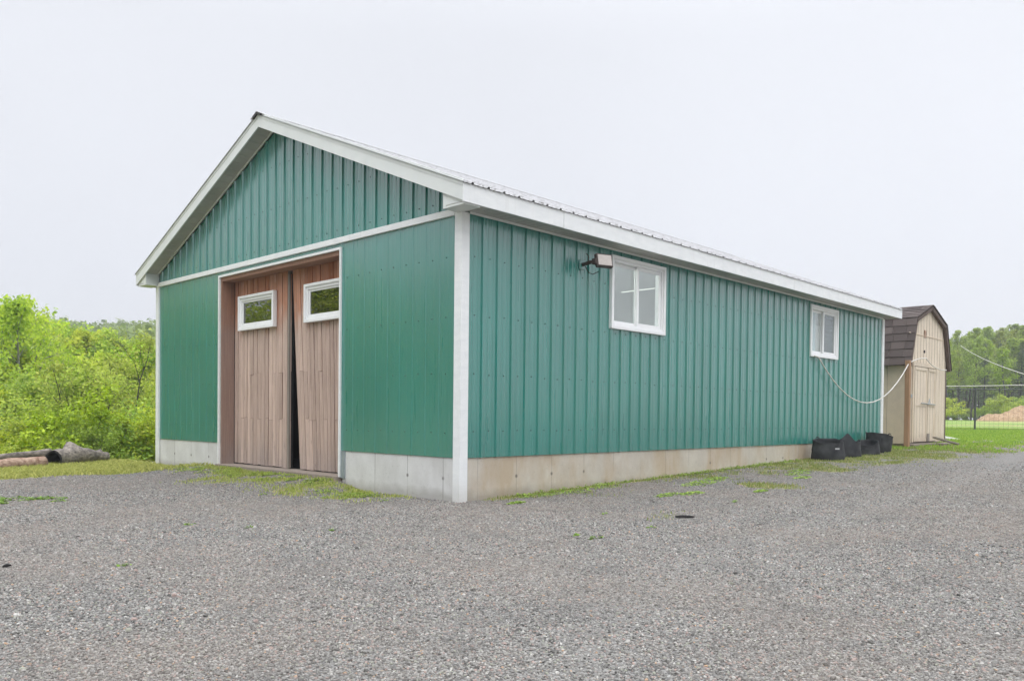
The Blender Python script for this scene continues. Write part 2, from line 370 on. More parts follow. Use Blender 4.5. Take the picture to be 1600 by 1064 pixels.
def ground_z(x, y):
    x = np.asarray(x, float); y = np.asarray(y, float)
    z = np.interp(x, [-5, 0, 17, 27, 60, 200], [0, 0, .39, .57, .90, 1.0])
    z = z + .05*sstep(-1.6, -.1, x)*sstep(1.6, 2.4, y)*sstep(6.6, 5.6, y)*sstep(.5, -.05, x)*2.2
    t = .57*x+.82*y-7.55; d = np.minimum(t, y-7.9); d = np.maximum(d, 0)
    fade = sstep(30, 14, x)
    z = z - fade*7*(1-np.exp(-d/13)) + sstep(10, 70, y-x)*10.5*sstep(70, 190, t)
    z = z - .010*track(x, y)
    amp = .012 + .25*sstep(20, 80, np.hypot(x, y))
    z = z + amp*(fbm(x*.35+50, y*.35+50)-.5)*2*sstep(.15, 1.2, np.hypot(np.minimum(x, 0), np.minimum(y, 0)))
    return z
def gz(x, y): return float(ground_z(x, y))
def grass_mask(x, y):
    """1 on lawn, 0 on gravel, in between where grass creeps into the stones"""
    x = np.asarray(x, float); y = np.asarray(y, float)
    n = fbm(x*1.1+9, y*1.1+3, 4); n2 = fbm(x*3.3, y*3.3+40, 3)
    j = (n-.5)*1.0
    left = sstep(5.55, 6.5, y+j*1.2)*sstep(1.0, -.2, x)
    door = sstep(-1.75, -.15, x+j*1.5)*sstep(.2, 1.2, y)*sstep(.2, -.1, x)*(.35+.9*np.clip((n2-.3)*2.2, 0, 1))*.85
    ybound = np.interp(x, [-1, 0, 3, 6, 8.5, 11, 15, 22, 40], [.0, -.2, -.6, -1.0, -1.5, -1.8, -1.8, -.8, 3.0])
    side = sstep(-1.15, .65, y-ybound+j*1.7)*sstep(-.2, .8, x)*(.30+1.0*np.clip((n2-.28)*2.0, 0, 1)*np.interp(x, [0, 8, 14], [.85, 1, 1.3]))
    side = side*np.interp(x, [0, 3, 8, 11], [.55, .62, .85, 1.0])
    strip = sstep(-.34, -.06, y+j*.25)*sstep(0., .6, x)*.9
    patch = sstep(.56, .72, n)*sstep(-3.0, -1.6, y)*sstep(-.5, .6, x)*.8*sstep(.2, -.3, y)
    far = sstep(40, 55, np.hypot(x, y-0))
    m = np.maximum.reduce([left, door, side, strip*(y > -.5), patch, far])
    return np.clip(m, 0, 1)

def axis_coords(a, b, step, far):
    c = list(np.arange(a, b+1e-6, step)); s = step; v = b
    while v < far: s *= 1.18; v += s; c.append(v)
    s = step; v = a; l = []
    while v > -far: s *= 1.18; v -= s; l.append(v)
    return np.array(l[::-1]+c)
gx = axis_coords(-9, 20, .11, 1500); gy = axis_coords(-9, 11, .11, 1500)
X, Y = np.meshgrid(gx, gy, indexing='ij'); Z = ground_z(X, Y)
nx, ny = X.shape; idx = np.arange(nx*ny).reshape(nx, ny)
quads = np.stack([idx[:-1, :-1], idx[1:, :-1], idx[1:, 1:], idx[:-1, 1:]], -1).reshape(-1, 4)
V = np.stack([X, Y, Z], -1).reshape(-1, 3); gm = grass_mask(X, Y).reshape(-1); tkv = track(X, Y).reshape(-1)
# cut away what lies under the barn's floor
cx = V[quads].mean(1); inb = (cx[:, 0] > .25) & (cx[:, 0] < 11.9) & (cx[:, 1] > .25) & (cx[:, 1] < 7.3)
quads = quads[~inb]; cx = cx[~inb]; qm = gm[quads].mean(1)

g = G('yard_surface'); p = g.pos(False)
at_ = g.n('Attribute', attribute_name='grass').outputs['Fac']
v1 = g.n('TexVoronoi'); g.set(v1.inputs['Vector'], p); v1.inputs['Scale'].default_value = 80
v2 = g.n('TexVoronoi'); g.set(v2.inputs['Vector'], p); v2.inputs['Scale'].default_value = 190
sx = g.n('SeparateXYZ'); g.set(sx.inputs[0], v1.outputs['Color'])
st = g.ramp(sx.outputs[0], [(0, (.055, .053, .049)), (.3, (.170, .165, .153)), (.65, (.285, .277, .257)), (.93, (.40, .39, .362)), (1, (.56, .55, .52))])
st = g.mix(g.mrange(sx.outputs[1], .92, .95), st, (.36, .24, .20)); st = g.mix(g.mrange(sx.outputs[2], .95, .97), st, (.42, .31, .20))
sy = g.n('SeparateXYZ'); g.set(sy.inputs[0], v2.outputs['Color'])
st = g.mix(.35, st, g.ramp(sy.outputs[0], [(0, .08), (.5, .25), (1, .50)]))
st = g.mix(g.mrange(v1.outputs['Distance'], .45, .75, 0, .7), st, (.04, .039, .036))
big = g.noise(p, .55, 5, .6); st = g.mix(g.mrange(big, .45, .68, 0, .45), st, (.275, .235, .20))
big2 = g.noise(p, 1.9, 4, .65); st = g.mix(g.mrange(big2, .52, .70, 0, .3), st, (.17, .165, .16))
fl_ = g.noise(g.scale(p, (1, 1, 1)), 16, 6, .8); st = g.mix(g.mrange(fl_, .40, .62, .38, 0), st, (.10, .098, .095)); st = g.mix(g.mrange(fl_, .60, .75, 0, .4), st, (.50, .48, .46))
tk_ = g.n('Attribute', attribute_name='track').outputs['Fac']; st = g.mix(g.math('MULTIPLY', tk_, .3), st, g.ramp(g.noise(p, 70, 5, .8), [(.3, (.19, .18, .165)), (.7, (.36, .35, .325))]))
so_ = g.noise(p, 9, 5, .7)
soil = g.ramp(so_, [(.3, (.17, .16, .06)), (.5, (.30, .34, .08)), (.75, (.46, .48, .16))])
soil2 = g.mix(g.mrange(g.noise(p, 1.4, 5, .7), .44, .60, 0, .8), soil, (.33, .27, .17)); soil2 = g.mix(g.mrange(g.noise(p, 30, 4, .7), .45, .65, 0, .45), soil2, (.12, .11, .06))
fr = g.n('SeparateXYZ'); g.set(fr.inputs[0], p)
farf = g.mrange(fr.outputs[0], 30, 34)
ban = g.noise(g.scale(p, (.10, .035, 1)), 2.2, 3)
lawn = g.mix(g.mrange(ban, .46, .60), (.20, .34, .05), (.47, .42, .20)); soil2 = g.mix(farf, soil2, lawn)
mk = g.mrange(g.math('ADD', at_, g.math('MULTIPLY', g.math('SUBTRACT', g.noise(p, 9, 7, .9), .5), 2.6)), .42, .95)
g.base(g.mix(mk, st, soil2)); g.rough(.95); g.b.inputs['Specular IOR Level'].default_value = .2
h = g.math('MULTIPLY', g.math('SUBTRACT', 1, v1.outputs['Distance']), g.math('ADD', .3, sx.outputs[1]))
g.bump(h, .9, .010); M['yard'] = g.m

def terrain_part(name, sel):
    q = quads[sel]; u, inv = np.unique(q, return_inverse=True)
    me = np_mesh(name, V[u], inv.reshape(-1, 4)); a = me.attributes.new('grass', 'FLOAT', 'POINT'); a.data.foreach_set('value', gm[u].astype(np.float32))
    a = me.attributes.new('track', 'FLOAT', 'POINT'); a.data.foreach_set('value', tkv[u].astype(np.float32))
    me.shade_smooth(); o = link(name, me, 'yard'); o['kind'] = 'structure'; return o
region = (qm < .5) & (np.hypot(cx[:, 0], cx[:, 1]) < 60)
terrain_part('ground', ~region); terrain_part('gravel_yard', region)

# ------------------------------------------------------------------ loose stones (real geometry, instanced by geometry nodes)
def stones(name, pts, sc_, label, seed):
    me = bpy.data.meshes.new(name); me.vertices.add(len(pts)); me.vertices.foreach_set('co', np.asarray(pts, np.float32).ravel())
    a = me.attributes.new('sz', 'FLOAT', 'POINT'); a.data.foreach_set('value', np.asarray(sc_, np.float32))
    o = bpy.data.objects.new(name, me); C.objects.link(o); tag(o, label, 'gravel', kind='stuff')
    ng = bpy.data.node_groups.new(name+'_nodes', 'GeometryNodeTree')
    ng.interface.new_socket('Geometry', in_out='INPUT', socket_type='NodeSocketGeometry'); ng.interface.new_socket('Geometry', in_out='OUTPUT', socket_type='NodeSocketGeometry')
    n = ng.nodes.new; l = ng.links.new; gi = n('NodeGroupInput'); go = n('NodeGroupOutput')
    join = n('GeometryNodeGeometryToInstance')
    for k in range(5):
        ico = n('GeometryNodeMeshIcoSphere'); ico.inputs['Radius'].default_value = 1; ico.inputs['Subdivisions'].default_value = 2 if k < 2 else 1
        sp = n('GeometryNodeSetPosition'); nn = n('ShaderNodeTexNoise'); nn.noise_dimensions = '4D'; nn.inputs['W'].default_value = k*3.7+seed; nn.inputs['Scale'].default_value = .75
        sb = n('ShaderNodeVectorMath'); sb.operation = 'SUBTRACT'; sb.inputs[1].default_value = (.5, .5, .5)
        ms = n('ShaderNodeVectorMath'); ms.operation = 'MULTIPLY'; ms.inputs[1].default_value = (1.9, 1.9, 1.6)
        l(nn.outputs['Color'], sb.inputs[0]); l(sb.outputs[0], ms.inputs[0]); l(ico.outputs['Mesh'], sp.inputs['Geometry']); l(ms.outputs[0], sp.inputs['Offset'])
        tr = n('GeometryNodeTransform'); l(sp.outputs[0], tr.inputs['Geometry']); tr.inputs['Scale'].default_value = (1, .66+.08*k, .56+.07*((k*2) % 5))
        sm = n('GeometryNodeSetMaterial'); sm.inputs['Material'].default_value = M['stone']; l(tr.outputs[0], sm.inputs[0]); l(sm.outputs[0], join.inputs[0])
    ip = n('GeometryNodeInstanceOnPoints'); ip.inputs['Pick Instance'].default_value = True
    l(gi.outputs[0], ip.inputs['Points']); l(join.outputs[0], ip.inputs['Instance'])
    ri = n('FunctionNodeRandomValue'); ri.data_type = 'INT'; ri.inputs[4].default_value = 0; ri.inputs[5].default_value = 4; l(ri.outputs[2], ip.inputs['Instance Index'])
    rv = n('FunctionNodeRandomValue'); rv.data_type = 'FLOAT_VECTOR'; rv.inputs[0].default_value = (-.5, -.5, 0); rv.inputs[1].default_value = (.5, .5, 6.28)
    l(rv.outputs[0], ip.inputs['Rotation'])
    na = n('GeometryNodeInputNamedAttribute'); na.data_type = 'FLOAT'; na.inputs[0].default_value = 'sz'; l(na.outputs[0], ip.inputs['Scale'])
    l(ip.outputs[0], go.inputs[0])
    md = o.modifiers.new('stones', 'NODES'); md.node_group = ng
    return o
g = G('gravel_stone'); ob = g.n('ObjectInfo').outputs['Random']; p = g.pos(False)
r2 = g.math('FRACT', g.math('MULTIPLY', ob, 37.7)); r3 = g.math('FRACT', g.math('MULTIPLY', ob, 91.3))
c = g.ramp(ob, [(0, (.035, .034, .031)), (.25, (.140, .136, .126)), (.7, (.285, .277, .257)), (.96, (.40, .39, .362)), (1, (.58, .565, .53))])
c = g.mix(g.mrange(r2, .90, .92), c, (.35, .26, .23)); c = g.mix(g.mrange(r3, .988, .99), c, (.48, .31, .19)); c = g.mix(g.mrange(r2, .06, .05), c, (.30, .31, .25)); c = g.mix(g.mrange(g.noise(p, .55, 5, .6), .42, .66, 0, .5), c, (.265, .225, .19)); c = g.mix(g.mrange(g.noise(p, 1.7, 4, .65), .5, .7, 0, .45), c, (.13, .128, .122))
g.base(g.mix(g.mrange(g.noise(p, 130, 3), .3, .7, 0, .3), c, (.14, .135, .13))); g.rough(.85); M['stone'] = g.m
rs = np.random.RandomState(11)
def scatter(n, x0, x1, y0, y1): return rs.uniform(x0, x1, n), rs.uniform(y0, y1, n)
def cam_depth(x, y): return (x-CAM.x)*fd.x+(y-CAM.y)*fd.y, (x-CAM.x)*rt.x+(y-CAM.y)*rt.y
n = 1900000
D = 2.2 + 11.8*rs.rand(n)**.8; lat = rs.uniform(-.82, .82, n)*(D+.6)
sx_ = CAM.x + D*fd.x + lat*rt.x; sy_ = CAM.y + D*fd.y + lat*rt.y
keep = (grass_mask(sx_, sy_)+(rs.rand(n)-.5)*.5 < .45) & ~((sx_ > -.02) & (sy_ > -.02)) & (rs.rand(n) < np.clip(1.25-D/11.5, .0, 1)*.60)
keep &= rs.rand(n) > track(sx_, sy_)*.40
sx_, sy_, D = sx_[keep], sy_[keep], D[keep]
sz_ = (.0030+.0046*rs.rand(len(sx_))**2.4)*(1+.045*D); big_ = rs.rand(len(sx_)) < .010; sz_[big_] *= 1.9
stones('gravel', np.stack([sx_, sy_, ground_z(sx_, sy_)+sz_*.15], -1), sz_, 'loose grey crushed stone with a few pinkish pieces covering the yard in front of the green barn', 1)
print('stones', len(sx_))

# ------------------------------------------------------------------ grass blades
def blades(name, x, y, h, mat_, label, w0=.006, lean=.5, cat='grass'):
    n = len(x); z = ground_z(x, y)-.005; a = rs.uniform(0, 2*PI, n); ww = w0*(.7+.6*rs.rand(n))
    dx, dy = np.cos(a)*ww, np.sin(a)*ww; la = rs.uniform(0, 2*PI, n); ll = h*lean*rs.rand(n)
    b = np.stack([x, y, z], -1); d = np.stack([dx, dy, 0*dx], -1)
    mid = b + np.stack([np.cos(la)*ll*.3, np.sin(la)*ll*.3, h*.6], -1); tip = b+np.stack([np.cos(la)*ll, np.sin(la)*ll, h], -1)
    V_ = np.stack([b-d, b+d, mid+d*.7, tip, mid-d*.7], 1).reshape(-1, 3)
    F_ = (np.arange(n)[:, None]*5+np.array([0, 1, 2, 3, 4])[None]); me = np_mesh(name, V_, F_)
    o = link(name, me, mat_); tag(o, label, cat, kind='stuff'); return o
def field(n, x0, x1, y0, y1, thr=.5, spread=.6, dens=None):
    x, y = scatter(n, x0, x1, y0, y1); m_ = grass_mask(x, y); clump = fbm(x*3+7, y*3+70, 4); k = rs.rand(n) < np.clip((m_-.12)*1.1, 0, 1)**1.5*np.clip((clump-.43+.30*m_)*4.5, 0, 1)
    k &= ~((x > -.03) & (x < 12.25) & (y > -.03) & (y < 7.6)); k &= ~((x > 13.4) & (x < 16.4) & (y > -.12) & (y < 3))
    if dens is not None: k &= rs.rand(n) < dens(x, y)
    return x[k], y[k]
x, y = field(90000, -9, .1, 5.4, 10.5)
blades('grass', x, y, .025+.06*rs.rand(len(x)), 'blade', 'strip of long yellow green grass along the edge of the yard by the fallen logs', .010, 1.6)
x, y = field(52000, -1.6, 0, 0, 6.2, .52, .5)
blades('grass', x, y, .012+.035*rs.rand(len(x))**1.5, 'blade_thin', 'thin short grass growing through the stones in front of the wooden doors', .005)
x, y = field(150000, 0, 13.5, -3.2, 0, .5, .5)
blades('grass', x, y, .010+.04*rs.rand(len(x))**2, 'blade_thin', 'patchy grass along the foot of the long side wall of the barn', .0055)
x, y = field(200000, 12.3, 30, -3, 14, .5, .5)
blades('grass', x, y, .025+.04*rs.rand(len(x)), 'blade_fresh', 'bright green lawn beside the tan shed reaching to the wire fence', .011)
x, y = field(80000, -1.5, 16, -3, 7, .35, .5)
blades('dry_grass', x, y, .01+.03*rs.rand(len(x)), 'blade_dry', 'dry straw coloured grass mixed into the green at the edge of the gravel', .005)
# low leafy weeds at the foot of the walls: real clumps of small round leaves
def weeds(name, centres, label):
    Vs = []; k = 0
    for (cx_, cy_, r, nl, hh) in centres:
        a = rs.uniform(0, 2*PI, nl); rr = r*np.sqrt(rs.rand(nl)); x = cx_+rr*np.cos(a)*1.5; y = cy_+rr*np.sin(a)*.6
        z = ground_z(x, y)+hh*(1-(rr/r)**2)*rs.rand(nl)+.006; s = .007+.009*rs.rand(nl); t = rs.uniform(0, 2*PI, nl); tilt = rs.uniform(-.6, .6, (nl, 2))
        u = np.stack([np.cos(t), np.sin(t), tilt[:, 0]], -1)*s[:, None]; v = np.stack([-np.sin(t), np.cos(t), tilt[:, 1]], -1)*s[:, None]*.7
        c0 = np.stack([x, y, z], -1); Vs.append(np.stack([c0-u, c0-v, c0+u, c0+v], 1).reshape(-1, 3))
    Vs = np.concatenate(Vs); me = np_mesh(name, Vs, np.arange(len(Vs)).reshape(-1, 4)); o = link(name, me, 'weed'); tag(o, label, 'weeds', kind='stuff')
cs = []
for i in range(60):
    xx = rs.uniform(.35, 8); cs.append((xx, -.05-.12*rs.rand()**2, .03+.07*rs.rand(), 40, .045))
for (xx, yy, r) in ((1.0, -.22, .16), (1.5, -.28, .2), (2.2, -.18, .22), (3.3, -.9, .2), (3.7, -.8, .2), (4.1, -.7, .15), (2.0, -1.3, .14), (2.3, -1.42, .12), (5.5, -1.2, .18), (6, -1, .16), (5, -1.5, .12), (3.0, -1.9, .08), (.35, -.5, .07)):
    cs.append((xx, yy, r*1.25, 230, .02))
weeds('weeds', cs, 'low bright green weeds and clover at the foot of the concrete side foundation')
cs = [(-.15-.5*rs.rand(), rs.uniform(.9, 5.6), .05+.08*rs.rand(), 80, .035) for i in range(40)]
cs2 = [(-3.4+rs.normal()*.35, 3.0+rs.normal()*.22, .05+.05*rs.rand(), 60, .03) for i in range(22)]+[(rs.uniform(-4.5, 4), rs.uniform(-3.5, 2), .02+.02*rs.rand(), 18, .02) for i in range(16)]
cs2 = [c_ for c_ in cs2 if not (c_[0] > -.1 and c_[1] > -.1)]
weeds('weeds', cs2, 'tiny scattered sprigs of green pushing up through the open gravel')
weeds('weeds', cs, 'small weeds in the worn ground before the sill of the wooden doors')

# ------------------------------------------------------------------ BARN
BL, BW = 12.22, 7.635; ZS = .4695; OH, EH = .248, .281; SL = .411
barn = empty('barn'); tag(barn, 'long dark green ribbed metal barn with white trim and weathered double doors in its gable', 'barn')
def roofz(y):            # top of fascia / roof deck line
    return 3.2645 + SL*((y+EH) if y <= BW/2 else (BW+EH-y))
P9 = .2286
def ribs(u0, u1, r0, extra=()):
    pts = {}
    k0 = int((u0-r0)/P9)-2
    for k in range(k0, k0+int((u1-u0)/P9)+5):
        r = r0+k*P9
        for du, d in ((-.020, 0), (-.012, .019), (.012, .019), (.020, 0), (.0762-.014, 0), (.0762-.005, .0035), (.0762+.005, .0035), (.0762+.014, 0), (.1524-.014, 0), (.1524-.005, .0035), (.1524+.005, .0035), (.1524+.014, 0)):
            if u0 < r+du < u1: pts[round(r+du, 5)] = d
    us0 = sorted(pts); ds0 = [pts[u] for u in us0]
    def dep(u): return float(np.interp(u, us0, ds0))
    for u in (u0, u1, *extra): pts[round(u, 5)] = dep(u)
    us = sorted(pts); return [(u, pts[u]) for u in us], dep
def siding(name, P, u0, u1, r0, zb, zt, openings=(), rows=(), extra=(), deep=1.0):
    ex = [o for op in openings for o in op[:2]]+list(extra)
    prof, dep0 = ribs(u0, u1, r0, ex); mb = MB(); prof = [(u, d*deep) for u, d in prof]; dep = lambda u: dep0(u)*deep
    for (a, da), (b, db) in zip(prof, prof[1:]):
        mid = (a+b)/2; segs = [(zb, None)]
        for (o0, o1, oz0, oz1) in openings:
            if o0 < mid < o1: segs = ([(zb, oz0)] if oz0 > zb else [])+[(oz1, None)]
        for s0, s1 in segs:
            ta = zt(a) if s1 is None else s1; tb = zt(b) if s1 is None else s1
            if min(ta, tb) <= s0: continue
            mb.add([P(a, da, s0), P(b, db, s0), P(b, db, tb), P(a, da, ta)], [(0, 1, 2, 3)])
    k0 = int((u0-r0)/P9)-1
    for k in range(k0, k0+int((u1-u0)/P9)+3):
        u = r0+(k+.5)*P9-.004
        if not u0+.03 < u < u1-.03: continue
        for zr in rows:
            z = zr+random.uniform(-.008, .008)
            if z > zt(u)-.05 or z < zb: continue
            if any(o[0]-.05 < u < o[1]+.05 and o[2]-.04 < z < o[3]+.04 for o in openings): continue
            d0 = dep(u)+.0015; r = .0085
            vs = [P(u+r*math.cos(a_*PI/3), d0, z+r*math.sin(a_*PI/3)) for a_ in range(6)]+[P(u+.6*r*math.cos(a_*PI/3), d0+.006, z+.6*r*math.sin(a_*PI/3)) for a_ in range(6)]
            mb.add(vs, [tuple(range(6, 12))]+[(i, (i+1) % 6, 6+(i+1) % 6, 6+i) for i in range(6)], 1)
    return mb.build(name, ['green', 'screw'], barn)
random.seed(3)
W1 = (2.60, 3.77, 2.10, 2.95); W2 = (8.57, 9.73, 2.10, 2.95)
siding('side_siding', lambda u, d, z: (u, -d, z), .075, BL-.06, .308, ZS, lambda u: 3.075, [W1, W2], (.755, 1.37, 2.0, 2.62))
DO = (2.21, 5.37, .1, 2.958)
o = siding('front_siding', lambda u, d, z: (-d, u, z), .075, BW-.07, .13, ZS, lambda u: 3.04, [DO], (.735, 1.37, 1.97, 2.61), deep=.3)
o['label'] = 'smooth looking lower green front siding around the doors'
siding('gable_siding', lambda u, d, z: (-d-.002, u, z), .06, BW-.06, .13, 3.10, lambda u: roofz(u)-.175, (), (3.205, 3.735, 4.31), extra=(BW/2,))
# rear and far walls
mb = MB(); mb.box(BL-.02, BL, .05, BW-.05, ZS, 3.2); mb.box(.05, BL-.05, BW-.02, BW, ZS, 3.1)
mb.prism([(.02, 3.2), (BW-.02, 3.2), (BW/2, roofz(BW/2)-.2)], 0, BL-.02, BL); mb.build('rear_wall', 'green', barn)
# foundation
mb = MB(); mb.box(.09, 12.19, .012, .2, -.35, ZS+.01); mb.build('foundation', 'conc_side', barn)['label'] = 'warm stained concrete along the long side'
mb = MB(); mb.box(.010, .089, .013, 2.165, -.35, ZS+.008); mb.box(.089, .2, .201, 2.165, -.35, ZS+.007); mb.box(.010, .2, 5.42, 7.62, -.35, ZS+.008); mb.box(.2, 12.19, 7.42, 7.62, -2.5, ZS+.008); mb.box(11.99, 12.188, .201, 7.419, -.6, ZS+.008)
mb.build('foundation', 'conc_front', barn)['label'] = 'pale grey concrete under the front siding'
# trims
def L_trim(x0, y0, sx__, sy__, z0, z1):
    mb = MB(); t = .026
    pts = [(x0-sx__*t, y0-sy__*t), (x0+sx__*.088, y0-sy__*t), (x0+sx__*.088, y0), (x0, y0), (x0, y0+sy__*.082), (x0-sx__*t, y0+sy__*.082)]
    mb.prism(pts, 2, z0, z1); return mb.build('corner_trim', 'white', barn)
L_trim(0, 0, 1, 1, -.012, 3.062); L_trim(0, BW, 1, -1, -.03, 3.062); L_trim(BL, 0, -1, 1, .27, 3.062)
mb = MB(); mb.box(-.034, .0, .083, BW-.083, 3.036, 3.107, bev=.003); mb.build('belly_band', 'white', barn)
# door surround
mb = MB(); mb.box(-.028, .004, 5.372, 5.402, .14, 2.957); mb.box(-.028, .004, 2.178, 2.208, .14, 2.957); mb.box(-.028, .004, 2.178, 5.402, 2.957, 2.987)
mb.build('door_trim', 'white', barn)
mb = MB(); mb.box(-.012, .012, 2.10, 2.176, .13, ZS-.004); mb.build('galvanised_strip', 'galv', barn)
mb = MB(); mb.box(.004, .205, 5.335, 5.400, .13, 2.956); mb.box(.004, .205, 2.180, 2.245, .13, 2.956); mb.box(.004, .205, 2.246, 5.334, 2.90, 2.956)
mb.build('door_frame', 'jamb', barn)
mb = MB(); mb.box(-.07, .30, 2.20, 5.39, .06, .150); mb.build('door_sill', 'sill', barn)
mb = MB(); mb.box(.215, .265, 5.20, 5.6, .15, 2.99); mb.box(.215, .265, 2.0, 2.4, .15, 2.99); mb.box(.215, .265, 2.0, 5.6, 2.86, 3.0)
mb.build('door_stop', 'void', barn)
# dark bay behind the doors
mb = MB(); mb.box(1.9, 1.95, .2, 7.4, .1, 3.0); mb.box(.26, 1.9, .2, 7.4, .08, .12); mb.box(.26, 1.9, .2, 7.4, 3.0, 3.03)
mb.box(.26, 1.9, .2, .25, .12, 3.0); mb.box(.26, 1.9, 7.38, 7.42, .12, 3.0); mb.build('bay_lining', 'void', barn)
# planked door leaves
def leaf(name, xf, yL, yR, z0, z1, slant, n, joints, windows, label):
    """yL: camera-left edge (larger y). slant: how far the foot of the left edge is swung towards -y"""
    def yy(t, z):     # t 0 at left edge .. 1 at right edge
        return yL+(yR-yL)*t - slant*(1-t)*(z1-z)/(z1-z0)
    mb = MB(); rnd = random.Random(7 if slant else 4); edges = [0]
    ws = [rnd.uniform(.85, 1.15) for _ in range(n)]; S = sum(ws); 
    for w_ in ws: edges.append(edges[-1]+w_/S)
    for i in range(n):
        cuts = [z0+rnd.uniform(0, .012)]
        for j, zj in enumerate(joints):
            if rnd.random() < .5: cuts.append(zj+rnd.uniform(-.02, .02))
        cuts.append(z1)
        for a, b in zip(cuts, cuts[1:]):
            x = xf+rnd.uniform(0, .013); gap = .0050/abs(yL-yR); t0, t1 = edges[i]+gap, edges[i+1]-gap; a += .003
            vs = [(x, yy(t0, a), a), (x, yy(t1, a), a), (x, yy(t1, b), b), (x, yy(t0, b), b), (x+.022, yy(t0, a), a), (x+.022, yy(t1, a), a), (x+.022, yy(t1, b), b), (x+.022, yy(t0, b), b)]
            mb.add(vs, [(0, 1, 2, 3), (7, 6, 5, 4), (0, 4, 5, 1), (1, 5, 6, 2), (2, 6, 7, 3), (3, 7, 4, 0)])
    d = mb.build(name, 'plank', barn); d['label'] = label
    b2 = MB(); x = xf+.028
    b2.add([(x, yy(.002, z0), z0), (x, yy(.998, z0), z0), (x, yy(.998, z1), z1), (x, yy(.002, z1), z1), (x+.03, yy(.002, z0), z0), (x+.03, yy(.998, z0), z0), (x+.03, yy(.998, z1), z1), (x+.03, yy(.002, z1), z1)],
           [(0, 1, 2, 3), (7, 6, 5, 4), (0, 4, 5, 1), (1, 5, 6, 2), (2, 6, 7, 3), (3, 7, 4, 0)])
    b2.build('backing', 'void', d)
    for (a, b, c0, c1) in windows:
        f = MB(); fx0, fx1 = xf-.058, xf+.004; w_ = .040; 
        def ring(o, y0, y1, z0_, z1_, x0_, x1_, w_):
            o.box(x0_, x1_, y0, y0+w_, z0_, z1_, bev=.004); o.box(x0_, x1_, y1-w_, y1, z0_, z1_, bev=.004)
            o.box(x0_+.001, x1_-.001, y0+w_, y1-w_, z0_, z0_+w_, bev=.003); o.box(x0_+.001, x1_-.001, y0+w_, y1-w_, z1_-w_, z1_, bev=.003)
        ring(f, b, a, c0, c1, fx0, fx1, w_); ring(f, b+w_, a-w_, c0+w_, c1-w_, fx0+.018, fx1, .038)
        ring(f, b+w_+.038, a-w_-.038, c0+w_+.038, c1-w_-.038, fx0+.034, fx1, .028)
        f.build('window_frame', 'vinyl', d)
        i = w_+.038+.028; gl = MB(); gl.box(xf-.012, xf-.008, b+i-.004, a-i+.004, c0+i-.004, c1-i+.004); gl.build('window_pane', 'doorglass', d)
        bk = MB(); bk.box(xf-.004, xf-.001, b+i-.02, a-i+.02, c0+i-.02, c1-i+.02); bk.build('window_backing', 'void', d)
    return d, yy
dl, _ = leaf('door', .2, 5.315, 3.73, .157, 2.93, 0, 16, (.84, 1.50), [(5.12, 4.09, 2.15, 2.665)], 'left plank door leaf hanging straight')
mb = MB(); mb.box(.182, .198, 3.776, 3.872, .156, 2.90); mb.build('stile', 'plank', dl)
mb = MB(); mb.box(.186, .208, 3.728, 3.772, .156, 2.905); mb.build('edge_board', 'greywood', dl)
dr, _ = leaf('door', .2, 3.69, 2.20, .157, 2.93, .225, 15, (.84, 1.49), [(3.30, 2.27, 2.145, 2.66)], 'right plank door leaf leaning so a dark gap opens at its foot')
# bright workshop room seen through the side windows
mb = MB(); x0, x1, y0, y1 = 2.0, 12.0, .09, 7.4
mb.add([(x0,y0,.2),(x1,y0,.2),(x1,y1,.2),(x0,y1,.2),(x0,y0,3.0),(x1,y0,3.0),(x1,y1,3.0),(x0,y1,3.0)], [(0,1,2,3),(7,6,5,4),(1,2,6,5),(2,3,7,6),(3,0,4,7)])
prev = x0
for (a, b, c0, c1) in (W1, W2):
    mb.add([(prev,y0,.2),(a,y0,.2),(a,y0,3.0),(prev,y0,3.0)], [(0,1,2,3)]); mb.add([(a,y0,.2),(b,y0,.2),(b,y0,c0),(a,y0,c0)], [(0,1,2,3)]); mb.add([(a,y0,c1),(b,y0,c1),(b,y0,3.0),(a,y0,3.0)], [(0,1,2,3)]); prev = b
mb.add([(prev,y0,.2),(x1,y0,.2),(x1,y0,3.0),(prev,y0,3.0)], [(0,1,2,3)])
mb.build('workshop_room', 'inner', barn)
for (xx, yy_, rr_) in ((4.66, .72, .007), (8, 6.0, .02), (9.6, 6.1, .02), (11.3, 2.2, .02), (6, 6.2, .02), (3.2, 5.5, .02), (2.4, 3.0, .02), (2.3, .5, .02)):  # first tube is in sight; the others are unseen, added to brighten the room
    zt_ = 2.89 if rr_ < .01 else 2.9; l = MB(); l.tube([(xx, yy_, zt_), (xx, yy_+(.62 if rr_ < .01 else 1.15), zt_)], rr_, 8); l.build('ceiling_or_fill_tube', 'tube' if rr_ > .01 else 'tube_soft', barn)
